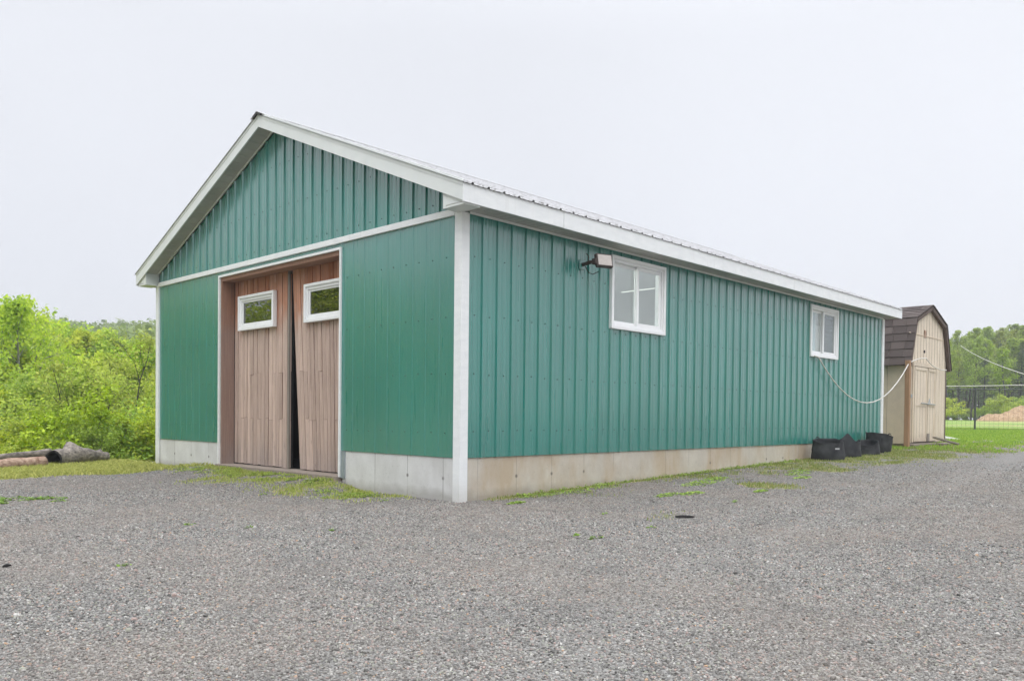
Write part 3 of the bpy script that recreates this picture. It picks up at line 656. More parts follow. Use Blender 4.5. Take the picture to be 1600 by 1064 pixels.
# side windows
def slider(W, screen, label):
    a, b, c0, c1 = W; win = MB(); y0_, y1_ = -.048, .0
    a -= .035; b += .035; c0 -= .045; c1 += .045
    def ring(o, a, b, c0, c1, y0_, y1_, w_, bev=.004):
        o.box(a, a+w_, y0_, y1_, c0, c1, bev=bev); o.box(b-w_, b, y0_, y1_, c0, c1, bev=bev); o.box(a+w_, b-w_, y0_+.001, y1_-.001, c0, c0+w_, bev=bev*.7); o.box(a+w_, b-w_, y0_+.001, y1_-.001, c1-w_, c1, bev=bev*.7)
    ring(win, a, b, c0, c1, y0_, y1_+.02, .045); ring(win, a+.045, b-.045, c0+.045, c1-.045, -.028, .088, .03)
    o = win.build('window', 'vinyl', barn); o['label'] = label
    a += .076; b -= .076; c0 += .076; c1 -= .076; mid = (a+b)/2
    s1 = MB(); ring(s1, mid-.02, b-.001, c0+.001, c1-.001, -.012, .016, .042); s1.build('sash', 'vinyl', o)
    s2 = MB(); ring(s2, a+.001, mid+.03, c0+.001, c1-.001, .030, .056, .038); s2.build('sash', 'vinyl', o)
    g1 = MB(); g1.box(mid+.02, b-.04, .002, .005, c0+.04, c1-.04); g1.build('pane', 'glass', o)
    g2 = MB(); g2.box(a+.036, mid-.006, .042, .045, c0+.036, c1-.036); g2.build('pane', 'glass', o)
    if screen:
        s3 = MB(); s3.box(mid+.02, b-.04, .0075, .0085, c0+.04, c1-.04); s3.build('insect_screen', 'screen', o)
        s4 = MB()
        n_ = 26
        for i in range(n_):
            t0 = a+.03+(mid-a)*.62*i/n_; t1 = a+.03+(mid-a)*.62*(i+1)/n_; d0 = .075+.008*math.sin(i*1.7); d1 = .075+.008*math.sin((i+1)*1.7)
            s4.add([(t0, d0, c0), (t1, d1, c0), (t1, d1, c1), (t0, d0, c1)], [(0, 1, 2, 3)])
        s4.build('curtain', 'inner', o)
    return o
slider(W1, False, 'nearer white sliding window beside the floodlight')
slider(W2, True, 'farther white sliding window with a grey insect screen')

# roof: ribbed sheets on both slopes, ridge cap, fascias, soffits
prof, dep = ribs(-OH-.02, BL+OH+.02, .308)
th = math.atan(SL)
for side in (0, 1):
    mb = MB(); rows = []
    for (x_, d_) in prof:
        ye, ze = (-EH-.035, 3.2645+.012-.035*SL); yr, zr = BW/2, roofz(BW/2)+.012
        if side: ye = BW-ye; 
        nrm = Vector((0, -math.sin(th) if not side else math.sin(th), math.cos(th)))
        rows.append([Vector((x_, ye, ze))+nrm*d_, Vector((x_, yr, zr))+nrm*d_, Vector((x_, yr, zr))+nrm*(d_-.004), Vector((x_, ye, ze))+nrm*(d_-.004)])
    for r0_, r1_ in zip(rows, rows[1:]):
        mb.add(r0_+r1_, [(0, 1, 5, 4), (3, 7, 6, 2), (0, 4, 7, 3)])
    k0 = 0
    for k in range(56):
        x_ = .308+P9*(k-1)+.02
        if x_ > BL+OH: break
        for fr_ in (.02, .35, .68):
            yc = -EH+.03+fr_*(BW/2+EH); yq = yc if not side else BW-yc; zq = roofz(yq)+.012
            mb.tube([(x_+.03, yq, zq), (x_+.03, yq, zq+.012)], .008, 6, 1)
    mb.build('roof', ['roof', 'dark_trim'], barn)
rz = roofz(BW/2)
mb = MB(); 
for sgn in (1, -1):
    y2 = BW/2-sgn*.16; z2 = rz+.035-.16*SL
    mb.add([(-OH-.03, BW/2, rz+.045), (BL+OH+.03, BW/2, rz+.045), (BL+OH+.03, y2, z2+.006), (-OH-.03, y2, z2+.006), (-OH-.03, BW/2, rz+.040), (BL+OH+.03, BW/2, rz+.040), (BL+OH+.03, y2, z2), (-OH-.03, y2, z2)],
           [(0, 1, 2, 3), (7, 6, 5, 4), (0, 3, 7, 4), (1, 5, 6, 2), (3, 2, 6, 7)])
mb.build('ridge_cap', 'roof', barn)
mb = MB(); mb.prism([(BW/2-.10, rz-.006), (BW/2, rz+.034), (BW/2+.10, rz-.006), (BW/2+.10, rz-.04+.0), (BW/2, rz+.002), (BW/2-.10, rz-.04)], 0, -OH-.034, -OH-.004); mb.build('ridge_closure', 'dark_trim', barn)
# rake fascias (front and back), each slope its own board
for xx in (-OH, BL+OH-.02):
    for side in (0, 1):
        f = (lambda y: y) if side == 0 else (lambda y: BW-y)
        h = .158
        mb = MB(); poly = [(f(-EH), 3.2645-h-.020), (f(BW/2), rz-h), (f(BW/2), rz+.006), (f(-EH), 3.2645+.006)]
        mb.prism(poly, 0, xx, xx+.02)
        lipx = xx-.006 if xx < 0 else xx+.02
        mb.prism([(f(-EH), 3.2645-.028), (f(BW/2), rz-.028), (f(BW/2), rz+.012), (f(-EH), 3.2645+.012)], 0, lipx, lipx+.006)
        lo, hi = sorted((xx-.006 if xx < 0 else xx+.026, xx+.06 if xx < 0 else xx-.03))
        mb.prism([(f(-EH), 3.2645+.034), (f(BW/2), rz+.034), (f(BW/2), rz+.038), (f(-EH), 3.2645+.038)], 0, lo, hi)
        mb.prism([(f(-EH), 3.2645+.0125), (f(BW/2), rz+.0125), (f(BW/2), rz+.0335), (f(-EH), 3.2645+.0335)], 0, lipx, lipx+.006)
        mb.build('rake_fascia', 'fascia', barn)
# eave fascias in sheets with visible butt joints
for side in (0, 1):
    mb = MB(); seams = [-OH-.006, 1.3, 4.27, 7.25, 10.2, BL+OH+.006]
    for a, b in zip(seams, seams[1:]):
        y0_, y1_ = (-EH-.02, -EH) if side == 0 else (BW+EH, BW+EH+.02)
        dz_ = random.uniform(-.002, .002); mb.box(a+.0018, b-.0018, y0_+dz_, y1_+dz_, 3.0715+dz_, 3.262)
    mb.build('eave_fascia', 'white', barn)
# soffits: sloped under the rakes, level under the eaves, V-grooved panels
def groove_panel(P, u0, u1, step, w_, name):
    mb = MB(); u = u0; i = 0
    while u < u1-1e-6:
        v = min(u+step, u1); g_ = .006
        mb.add([P(u+g_, 0, 0), P(v-g_, 0, 0), P(v-g_, w_, 0), P(u+g_, w_, 0)], [(0, 1, 2, 3)])
        mb.add([P(v-g_, 0, 0), P(v, 0, .007), P(v, w_, .007), P(v-g_, w_, 0)], [(0, 1, 2, 3)])
        mb.add([P(u+g_, 0, 0), P(u, 0, .007), P(u, w_, .007), P(u+g_, w_, 0)], [(0, 1, 2, 3)])
        u = v
    return mb.build(name, 'soffit', barn)
for side in (0, 1):
    f = (lambda y: y) if side == 0 else (lambda y: BW-y)
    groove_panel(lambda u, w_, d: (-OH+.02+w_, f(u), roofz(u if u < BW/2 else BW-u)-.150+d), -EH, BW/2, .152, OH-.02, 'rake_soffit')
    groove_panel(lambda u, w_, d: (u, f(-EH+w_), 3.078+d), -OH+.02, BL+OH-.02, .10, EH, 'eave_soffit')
for side in (0, 1):
    f = (lambda y: y) if side == 0 else (lambda y: BW-y)
    mb = MB(); q = roofz(.06)-.152; qr = rz-.152
    mb.prism([(f(.06), q-.024), (f(BW/2), qr-.024), (f(BW/2), qr+.002), (f(.06), q+.002)], 0, -.034, -.0255); mb.build('j_trim', 'fascia', barn)
mb = MB(); mb.box(.09, BL-.09, -.036, -.0265, 3.052, 3.077); mb.build('j_trim', 'fascia', barn)
# boxed eave returns
for side in (0, 1):
    f = (lambda y: y) if side == 0 else (lambda y: BW-y)
    mb = MB(); mb.prism([(f(-EH+.002), 3.058), (f(.047), 3.058), (f(.047), roofz(.047)-.152), (f(-EH+.002), roofz(-EH)-.152)], 0, -OH+.024, .0-.004)
    mb.build('eave_return', 'fascia', barn)

# ------------------------------------------------------------------ floodlight on the side wall
fl = empty('floodlight', (1.97, -.02, 2.78)); tag(fl, 'small brown LED floodlight on the green wall just left of the nearer window', 'floodlight')
mb = MB(); mb.box(-.05, .05, -.02, .0, -.06, .06, bev=.008); mb.build('wall_plate', 'green', fl)
mb = MB(); mb.tube([(0, -.02, 0), (.0, -.10, .01), (.01, -.19, .02)], .024, 8); mb.tube([(.0, -.10, .01), (-.01, -.12, .09), (-.03, -.10, .12)], .006, 6)
mb.box(-.03, .03, -.245, -.18, -.02, .05, bev=.006); mb.build('arm', 'black_plastic', fl)
hd = MB(); hd.box(-.115, .115, -.028, .028, -.085, .085, bev=.010)
for i in range(9): hd.box(-.09+.02*i, -.082+.02*i, .028, .048, -.07, .07)
h = hd.build('lamp_head', 'black_plastic', fl); h.location = (.105, -.26, .03); h.rotation_euler = (math.radians(-14), 0, math.radians(-20))
ln = MB(); ln.box(-.095, .095, -.0325, -.0285, -.066, .066); l_ = ln.build('lens', 'led', h)
mb = MB(); mb.tube([(.01, -.05, -.02), (.03, -.09, -.10), (.05, -.14, -.125), (.09, -.2, -.09)], .005, 6); mb.build('cable', 'blackcord', fl)

# ------------------------------------------------------------------ grow bags
def bag(loc, r, h, hfun, rfun, seed, label, strap=(), tagon=False, rz_=0):
    root = empty('grow_bag', loc, rz_); tag(root, label, 'planter bag', 'black fabric grow bags along the barn wall')
    n_, k_ = 56, 12; vs = []; fs = []
    def P(i, j, inn):
        a = 2*PI*i/n_; H = h*(hfun(a)+.022*math.sin(3*a+seed)+.015*math.sin(5*a+seed*2)); z = H*j/k_; t = j/k_
        rr = r*(1.0-.09*t+.015*math.sin(PI*min(1, t*1.1)))*(1-.05*max(0, 1-t/.12)**2)*rfun(a, t)+.011*mnoise.noise(Vector((math.cos(a)*2.2, math.sin(a)*2.2, z*9+seed)))+.006*mnoise.noise(Vector((math.cos(a)*7, math.sin(a)*7, z*25+seed)))
        if inn: rr -= .006; z = max(z, .004)
        return (rr*math.cos(a), rr*math.sin(a), z)
    for inn in (0, 1):
        for j in range(k_+1):
            for i in range(n_): vs.append(P(i, j, inn))
    def id_(i, j, inn): return inn*(k_+1)*n_+j*n_+(i % n_)
    for j in range(k_):
        for i in range(n_):
            fs.append((id_(i, j, 0), id_(i+1, j, 0), id_(i+1, j+1, 0), id_(i, j+1, 0))); fs.append((id_(i, j+1, 1), id_(i+1, j+1, 1), id_(i+1, j, 1), id_(i, j, 1)))
    for i in range(n_): fs.append((id_(i, k_, 0), id_(i+1, k_, 0), id_(i+1, k_, 1), id_(i, k_, 1)))
    fs.append(tuple(id_(i, 1, 1) for i in range(n_)))
    mb = MB().add(vs, fs); mb.build('bag_body', 'felt', root, True)
    # stitched rim band
    rb = MB()
    for i in range(n_):
        a0 = 2*PI*i/n_; a1 = 2*PI*(i+1)/n_
        q = []
        for (aa, jj) in ((a0, k_-1), (a1, k_-1), (a1, k_), (a0, k_)):
            ii = i if aa == a0 else i+1; v = Vector(P(ii, jj, 0)); rr = v.xy.length; v.x *= (rr+.004)/rr; v.y *= (rr+.004)/rr; q.append(v)
        rb.add(q, [(0, 1, 2, 3)])
    rb.build('rim_band', 'felt', root, True)
    for a in strap:
        st_ = MB(); pts = []
        for t in np.linspace(0, 1, 11):
            aa = a+(t-.5)*.55; rr = r*.955*rfun(aa, .95)+.012+.015*math.sin(t*PI); pts.append((rr*math.cos(aa), rr*math.sin(aa), h*hfun(aa)*.80+.085*math.sin(t*PI)))
        for p0, p1 in zip(pts, pts[1:]):
            st_.add([p0, p1, (p1[0], p1[1], p1[2]+.022), (p0[0], p0[1], p0[2]+.022)], [(0, 1, 2, 3)])
        st_.build('handle', 'felt', root)
    if tagon:
        a = math.radians(232); rr = r*1.0+.022; t = MB(); u_ = Vector((-math.sin(a), math.cos(a), 0)); c0 = Vector((rr*math.cos(a), rr*math.sin(a), h*.62))
        t.add([c0-u_*.04-Vector((0, 0, .012)), c0+u_*.04-Vector((0, 0, .012)), c0+u_*.04+Vector((0, 0, .012)), c0-u_*.04+Vector((0, 0, .012))], [(0, 1, 2, 3)]); t.build('sewn_tag', 'tag', root)
    return root
one = lambda a, t: 1+.015*math.sin(3*a+1)
def gl(x, y): return (x, y, gz(x, y)-.004)
bag(gl(8.50, -.40), .285, .345, lambda a: 1-.11*math.cos(a-3.9), lambda a, t: 1+.02*math.sin(2*a)*t, 1.3, 'nearest and squarest black fabric grow bag with a small pale tag', (math.radians(60), math.radians(-110)), True)
def peak(a, c, w_): d = (a-c+PI) % (2*PI)-PI; return math.exp(-(d/w_)**2)
bag(gl(9.42, -.36), .27, .30, lambda a: 1+.50*peak(a, 3.6, .45)+.05*math.sin(5*a), lambda a, t: 1-.12*t*peak(a, -2.0, .8)-.35*t*t*peak(a, 3.6, .4), 4.1, 'second black grow bag in line, its rim folded up to a point', (math.radians(-100),))
bag(gl(10.30, -.42), .235, .27, lambda a: 1+.10*math.cos(a)-.26*peak(a, -2.6, .8), lambda a, t: 1+.05*t*math.sin(2*a+1), 7.7, 'third black grow bag in line, greyish with a sagging rim', (math.radians(-60),))
bag(gl(11.15, -.34), .215, .37, lambda a: 1+.13*math.cos(a-2.6), lambda a, t: 1+.30*t, 9.2, 'farthest and tallest black grow bag, widest at its rim, by the barn corner', (math.radians(-120),))

# ------------------------------------------------------------------ shed
SX0, SX1, SY = 13.54, 16.25, -.10; SY2 = 3.0
shed = empty('garden_shed', (0, 0, 0)); tag(shed, 'tan gambrel roofed wooden shed with brown shingles behind the far end of the barn', 'shed')
prf = [(13.44, 2.21), (13.80, 3.22), (14.90, 3.60), (16.02, 3.22), (16.38, 2.21)]
def gamb(x): return float(np.interp(x, [q[0] for q in prf], [q[1] for q in prf]))
mb = MB(); u = SX0; xs_ = [SX0]
while u < SX1-.01: u = min(u+.2035, SX1); xs_.append(u)
for a, b in zip(xs_, xs_[1:]):
    cols = sorted({a+.006, b-.006, *[q for q in (13.80, 14.90, 16.02) if a+.006 < q < b-.006]})
    for c0, c1 in zip(cols, cols[1:]): mb.add([(c0, SY, .40), (c1, SY, .40), (c1, SY, gamb(c1)-.03), (c0, SY, gamb(c0)-.03)], [(0, 1, 2, 3)])
    mb.add([(b-.006, SY, .40), (b+.006, SY, .40), (b+.006, SY, gamb(b)-.03), (b-.006, SY, gamb(b)-.03)], [(0, 1, 2, 3)]); 
    n0 = len(mb.v)-4
    for q in range(n0, n0+4): mb.v[q] = (mb.v[q][0], SY+.008, mb.v[q][2])
mb.build('gable_wall', 'shed', shed)
mb = MB()
for a in np.arange(SY+.05, SY2, .4): mb.box(SX0-.004, SX0+.02, a+.004, min(a+.396, SY2), .38, 2.28)
mb.box(SX0+.006, SX0+.02, SY+.02, SY2, .38, 2.28, 1); mb.box(SX1-.02, SX1, SY+.02, SY2, .38, 2.28); mb.box(SX0, SX1, SY2-.02, SY2, .38, 2.3)
mb.prism([(q[0]+(.04 if q[0] < 14.9 else -.04), q[1]-.05) for q in prf]+[(SX1-.02, 2.2), (SX0+.02, 2.2)], 1, SY2-.015, SY2-.002)
mb.build('side_wall', ['shed_side', 'shedgap'], shed)
mb = MB(); mb.prism([(13.54, 2.88), (16.14, 2.88), (16.14, 2.895), (13.54, 2.895)], 1, SY-.012, SY-.001); mb.build('horizontal_joint', 'shed_side', shed)
# floor frame
mb = MB(); mb.box(SX0+.03, SX1-.03, SY-.02, SY2, .28, .385); mb.box(SX0-.05, SX1+.02, SY-.16, SY-.02, .33, .375); mb.build('floor_frame', 'sill', shed)
mb = MB()
for xx in (SX0+.25, 14.9, SX1-.25): mb.box(xx-.08, xx+.08, SY+.02, SY2-.1, .12, .278)
mb.build('skids', 'void', shed)
# roof of overlapping shingle courses, two pitches a side
rf = MB(); rr_ = random.Random(2)
for (A, B, nc) in (((13.40, 2.15), (13.80, 3.24), 6), ((13.78, 3.235), (14.90, 3.63), 7), ((16.42, 2.15), (16.02, 3.24), 6), ((16.04, 3.235), (14.90, 3.63), 7)):
    A = Vector((A[0], 0, A[1])); B = Vector((B[0], 0, B[1])); d_ = (B-A); nr = Vector((-d_.z, 0, d_.x)).normalized(); 
    if nr.z < 0: nr = -nr
    for i in range(nc):
        p0 = A+d_*(i/nc); p1 = A+d_*min(1, (i+1.12)/nc); yv = SY-.16-rr_.uniform(0, .1); 
        while yv < SY2+.08:
            y2_ = yv+.305; a_, b_ = max(yv+.003, SY-.10), min(y2_-.003, SY2+.08)
            if b_ > a_:
                jit = rr_.uniform(0, .003); q0 = p0+nr*(.020+jit); q1 = p1+nr*(.006+jit)
                vs = [(q0.x, a_, q0.z), (q0.x, b_, q0.z), (q1.x, b_, q1.z), (q1.x, a_, q1.z)]; lo = [(v[0]-nr.x*.010, v[1], v[2]-nr.z*.010) for v in vs]
                rf.add(vs+lo, [(0, 1, 2, 3), (4, 7, 6, 5), (0, 4, 5, 1), (0, 3, 7, 4), (1, 5, 6, 2)])
            yv = y2_
rf.build('roof', 'shingle', shed)
rk = MB()
for (a, b) in (((13.42, 2.15), (13.80, 3.215)), ((13.80, 3.215), (14.90, 3.60)), ((16.40, 2.15), (16.02, 3.215)), ((16.02, 3.215), (14.90, 3.60))):
    a = Vector(a); b = Vector(b); d_ = (b-a).normalized(); n2 = Vector((-d_.y, d_.x)); 
    if n2.y > 0: n2 = -n2
    w_ = .085
    rk.prism([tuple(a), tuple(b), tuple(b+n2*w_), tuple(a+n2*w_)], 1, SY-.085, SY-.012)
    rk.prism([tuple(a+Vector((0, .0))), tuple(b), tuple(b+n2*.02), tuple(a+n2*.02)], 1, SY-.012, SY2+.06)
rk.build('rake_trim', 'shedtrim', shed)
mb = MB(); mb.box(SX1-.004, SX1+.045, SY-.012, SY+.07, .36, 2.2); mb.build('corner_board', 'shedtrim', shed)
# doors
def sdoor(x0_, x1_, lab):
    mb = MB(); mb.box(x0_, x1_, SY-.020, SY-.003, .42, 2.14)
    d = mb.build('shed_door', 'shed', shed); d['label'] = lab
    t = MB(); w_ = .055
    t.box(x0_, x0_+w_, SY-.034, SY-.0205, .42, 2.14); t.box(x1_-w_, x1_, SY-.034, SY-.0205, .42, 2.14)
    for z_ in (.42, 1.24, 2.07): t.box(x0_+w_+.001, x1_-w_-.001, SY-.033, SY-.0205, z_, z_+.07)
    for gx_ in np.arange(x0_+.2, x1_-.1, .2): t.box(gx_-.003, gx_+.003, SY-.0215, SY-.0203, .50, 2.06, 1)
    t.build('door_battens', ['shed', 'shedgap'], d); return d
d1 = sdoor(13.905, 14.775, 'left leaf of the shed door'); d2 = sdoor(14.84, 15.395, 'right leaf of the shed door')
mb = MB(); mb.box(13.80, 15.56, SY-.006, SY-.002, .405, 2.17)
mb.build('door_gap', 'shedgap', shed)
mb = MB(); mb.box(13.80, 13.865, SY-.03, SY-.007, .41, 2.24); mb.box(15.44, 15.56, SY-.03, SY-.007, .41, 2.2); mb.box(13.866, 15.439, SY-.03, SY-.007, 2.155, 2.24); mb.build('door_casing', 'shed', shed)
mb = MB(); mb.tube([(14.3, SY-.055, 1.31), (15.3, SY-.055, 1.29)], .012, 6); mb.build('latch_bar', 'galv', shed)
mb = MB(); mb.tube([(14.83, SY-.05, 1.30), (14.9, SY-.05, 1.42), (14.95, SY-.05, 1.29)], .008, 6); mb.build('hasp', 'galv', shed)
mb = MB(); mb.box(13.62, 13.70, SY-.05, SY-.002, 1.42, 1.50, bev=.01); mb.build('wall_box', 'galv', shed)
mb = MB(); mb.box(14.78, 14.92, SY-.06, SY-.035, .42, .60, bev=.004); mb.build('door_stop_block', 'greywood', shed)
mb = MB(); mb.box(14.56, 14.69, SY-.02, SY-.002, 2.85, 3.02, bev=.004); mb.build('small_vent', 'log_brown', shed)
mb = MB(); mb.tube([(14.60, SY+.0, 2.52), (14.60, SY-.02, 2.52)], .035, 10); mb.build('cable_gland', 'dark_trim', shed)
# brown post in front of the shed's corner
mb = MB(); mb.box(-.05, .05, -.05, .05, -.15, 1.93, bev=.004); po = mb.build('wooden_post', 'post'); po.location = (13.21, -.20, gz(13.21, -.2)); tag(po, 'upright brown timber post carrying the white cord at the shed corner', 'post')
mb = MB(); mb.box(-.4, .4, -.045, .045, 0, .035, bev=.003); b_ = mb.build('plank', 'greywood'); b_.location = (14.55, -.62, gz(14.55, -.62)+.10); b_.rotation_euler = (0, math.radians(11), math.radians(-22)); tag(b_, 'weathered plank leaning down onto the grass before the shed doors', 'plank')
mb = MB(); mb.box(-.45, .45, -.10, .10, 0, .05, bev=.004); b_ = mb.build('board', 'sill'); b_.location = (14.9, -.50, gz(14.9, -.5)); b_.rotation_euler = (0, 0, math.radians(6)); tag(b_, 'flat brown timber step lying along the foot of the shed', 'board')
mb = MB(); mb.box(-.35, .35, -.07, .07, 0, .06, bev=.004); b_ = mb.build('board', 'vinyl'); x_, y_ = at(1480, 21.5); b_.location = (x_, y_, gz(x_, y_)+.02); b_.rotation_euler = (0, math.radians(9), math.radians(-35)); tag(b_, 'pale board lying on the lawn right of the shed', 'board')

# ------------------------------------------------------------------ cords
def cord(name, anchors, r, mat_, label, sag=(), cat='cord'):
    pts = []
    for i, (a, b) in enumerate(zip(anchors, anchors[1:])):
        a = Vector(a); b = Vector(b); s_ = sag[i] if i < len(sag) else 0
        for t in np.linspace(0, 1, 15)[:-1]: pts.append(a.lerp(b, t)-Vector((0, 0, 4*s_*t*(1-t))))
    pts.append(Vector(anchors[-1])); mb = MB(); mb.tube(pts, r, 7); o = mb.build(name, mat_, None, True); tag(o, label, cat); return o
cord('power_cord', [(8.66, -.055, 2.07), (8.80, -.07, 2.05), (13.16, -.22, 2.14), (13.26, -.22, 2.185), (14.42, -.20, 2.35), (15.20, -.20, 2.16), (15.98, -.2, 2.15)], .012, 'cord',
     'thick white cord looping from the farther window over the post to the shed', (0.0, .84, 0, -.03, .03, .02))
x1_, y1_ = at(1440, 31); x2_, y2_ = at(1900, 27)
cord('fence_cord', [(x1_, y1_, .93+(656-604.5)/F*31), (x2_, y2_, .93+(661-592)/F*27)], .013, 'cord', 'thin pale line stretched level just above the wire fence', (.05,))
x1_, y1_ = at(1498, 62); x2_, y2_ = at(1660, 24)
cord('overhead_cable', [(x1_, y1_, .93+(656-540)/F*62), (x2_, y2_, .93+(657-601)/F*24)], .014, 'cord', 'pale overhead cable running down from the trees to the right', (.25,), 'cable')

# ------------------------------------------------------------------ wire fence
def fence_pt(px, D=29.0): x, y = at(px, D); return Vector((x, y, gz(x, y)))
fp = [fence_pt(px, D) for px, D in ((1330, 28.6), (1523, 29), (1716, 29.2), (1909, 29.6))]
fe = empty('wire_fence', fp[1]); tag(fe, 'dark welded wire fence with thin posts across the lawn right of the shed', 'fence')
Lc = Vector(fe.location)
for p_ in fp:
    mb = MB(); q = p_-Lc; mb.tube([q+Vector((0, 0, -.3)), q+Vector((0, 0, 1.52))], .034, 6); mb.build('fence_post', 'fence', fe)
for a, b in zip(fp, fp[1:]):
    a = a-Lc; b = b-Lc; mb = MB(); mb.tube([a+Vector((0, 0, 1.46)), b+Vector((0, 0, 1.47))], .018, 6); mb.build('top_rail', 'fence', fe)
    mb = MB(); n_ = int((b-a).length/.17)
    for i in range(1, n_):
        q = a.lerp(b, i/n_); mb.tube([q+Vector((0, 0, .02)), q+Vector((0, 0, 1.45))], .0026, 3, caps=False)
    for z_ in (.04, .19, .34, .5, .68, .88, 1.08, 1.28): mb.tube([a+Vector((0, 0, z_)), b+Vector((0, 0, z_))], .0026 if z_ > .1 else .008, 3, caps=False)
    mb.build('wire_mesh', 'fence', fe)

# ------------------------------------------------------------------ mulch pile beyond the fence
px_, py_ = at(1592, 56); gzp = gz(px_, py_)
n_ = 70; V_ = []
for i in range(n_):
    for j in range(n_):
        u_, v_ = (i/(n_-1)-.5)*2, (j/(n_-1)-.5)*2; r_ = math.hypot(u_, v_)
        hgt = 1.0*max(0, 1-r_**1.6)**.75; X_ = u_*2.9; Y_ = v_*2.2
        k_ = mnoise.noise(Vector((X_*.9, Y_*.9, 3)))*.32+mnoise.noise(Vector((X_*3.5, Y_*3.5, 8)))*.10+mnoise.noise(Vector((X_*11, Y_*11, 1)))*.04
        V_.append((X_, Y_, max(-.1, hgt*(1+.2*math.sin(X_*1.3))+k_*min(1, hgt*3)-.06)))
F_ = [(i*n_+j, (i+1)*n_+j, (i+1)*n_+j+1, i*n_+j+1) for i in range(n_-1) for j in range(n_-1)]
g = G('wood_chip_mulch'); p = g.pos(); f = g.noise(p, 4, 8, .85); f2 = g.noise(p, .7, 3)
c = g.ramp(f, [(.3, (.11, .07, .04)), (.5, (.36, .24, .135)), (.72, (.58, .44, .28))]); s = g.n('SeparateXYZ'); g.set(s.inputs[0], p)
g.base(g.mix(g.mrange(g.math('ADD', g.math('MULTIPLY', s.outputs[0], .18), f2), .62, .78), c, (.20, .15, .12))); g.rough(.95); g.bump(f, .8, .06); M['mulch'] = g.m
mp = MB().add(V_, F_).build('mulch_pile', 'mulch', None, True); mp.location = (px_, py_, gzp-.05); mp.rotation_euler = (0, 0, YAW-PI/2)
tag(mp, 'heap of orange brown wood mulch on the grass behind the wire fence', 'mulch pile')

# ------------------------------------------------------------------ logs at the edge of the yard
def log(name, pts, rs_, mat_, label, hollow=None, knots=(), seed=0, seg=18, n_=22):
    A = [Vector(p) for p in pts]; root = empty(name, A[0]); tag(root, label, 'log', 'fallen logs at the edge of the yard')
    # resample
    P_ = []; Rr = []
    for i in range(seg+1):
        t = i/seg*(len(A)-1); k = min(int(t), len(A)-2); f_ = t-k; P_.append(A[k].lerp(A[k+1], f_)-A[0]); Rr.append(rs_[k]*(1-f_)+rs_[k+1]*f_)
    def surf(mul, off):
        mb = MB(); mb.tube(P_, [r*mul for r in Rr], n_, caps=not hollow)
        out_ = []
        for vi, v in enumerate(mb.v):
            c_ = P_[vi//n_]; v = Vector(v); d_ = v-c_; s_ = 1+.24*mnoise.noise(v*2.6+Vector((seed, 0, 0)))+.11*mnoise.noise(v*11+Vector((seed, 0, 0)))
            for (kp, kr, kh) in knots:
                q = (v-(Vector(kp)-A[0])).length; s_ += kh*math.exp(-(q/kr)**2)
            out_.append(tuple(c_+d_*s_+off))
        mb.v = out_; return mb
    surf(1, Vector((0, 0, 0))).build('trunk', mat_, root, True)
    if hollow:
        mb = surf(.80, Vector((0, 0, 0)))
        for end in (0, seg): # rim between outer and inner walls
            o1 = surf(1, Vector((0, 0, 0))).v[end*n_:(end+1)*n_]; o2 = mb.v[end*n_:(end+1)*n_]; b = o1+list(o2); mb.add(b, [(i, (i+1) % n_, n_+(i+1) % n_, n_+i) for i in range(n_)])
        c_ = P_[seg//2]; mb.add(mb.v[(seg//2)*n_:(seg//2+1)*n_], [tuple(range(n_))]); mb.build('hollow', 'char', root, True)
    return root
log('fallen_log', [(-1.36, 8.52, .115), (-.95, 8.78, .15), (-.6, 9.02, .13), (-.27, 9.26, .10)], [.155, .15, .125, .095], 'log_grey',
    'silver grey hollow log with a charred black open end, nearest the barn', True, [((-.98, 8.86, .28), .12, .9), ((-.40, 9.12, .22), .045, .4)], 3)
log('fallen_log', [(-3.0, 7.70, .06), (-2.2, 8.05, .075), (-1.55, 8.34, .085)], [.095, .10, .105], 'log_brown', 'straight orange brown log lying at the left edge, its sawn end by the charred hollow', False, (), 8)
log('fallen_log', [(-2.9, 8.6, .10), (-2.1, 8.75, .16), (-1.3, 8.85, .22)], [.05, .055, .07], 'log_grey', 'thin dark grey log propped behind the orange brown one', False, (), 14)
mb = MB(); mb.tube([(-.085, 0, .012), (-.02, .006, .016), (.04, -.004, .015), (.09, .01, .011)], [.009, .012, .012, .006], 7); st_ = mb.build('stick', 'char', None, True); st_.location = (.553, -2.404, gz(.553, -2.4)+.004); st_.rotation_euler = (0, 0, -.78); tag(st_, 'short black stick lying on the gravel right of the barn corner', 'stick')
mb = MB(); mb.tube([(-.05, 0, .012), (0, .01, .014), (.04, 0, .01)], [.008, .013, .006], 7); mb.tube([(.02, .03, .01), (.05, .05, .01)], [.008, .005], 6); st_ = mb.build('stick', 'char', None, True); st_.location = (-4.425, -.92, gz(-4.4, -.9)+.004); st_.rotation_euler = (0, 0, .3); st_.scale = (.55, .55, .8); tag(st_, 'tiny black scrap of wood on the gravel at the far left', 'stick')

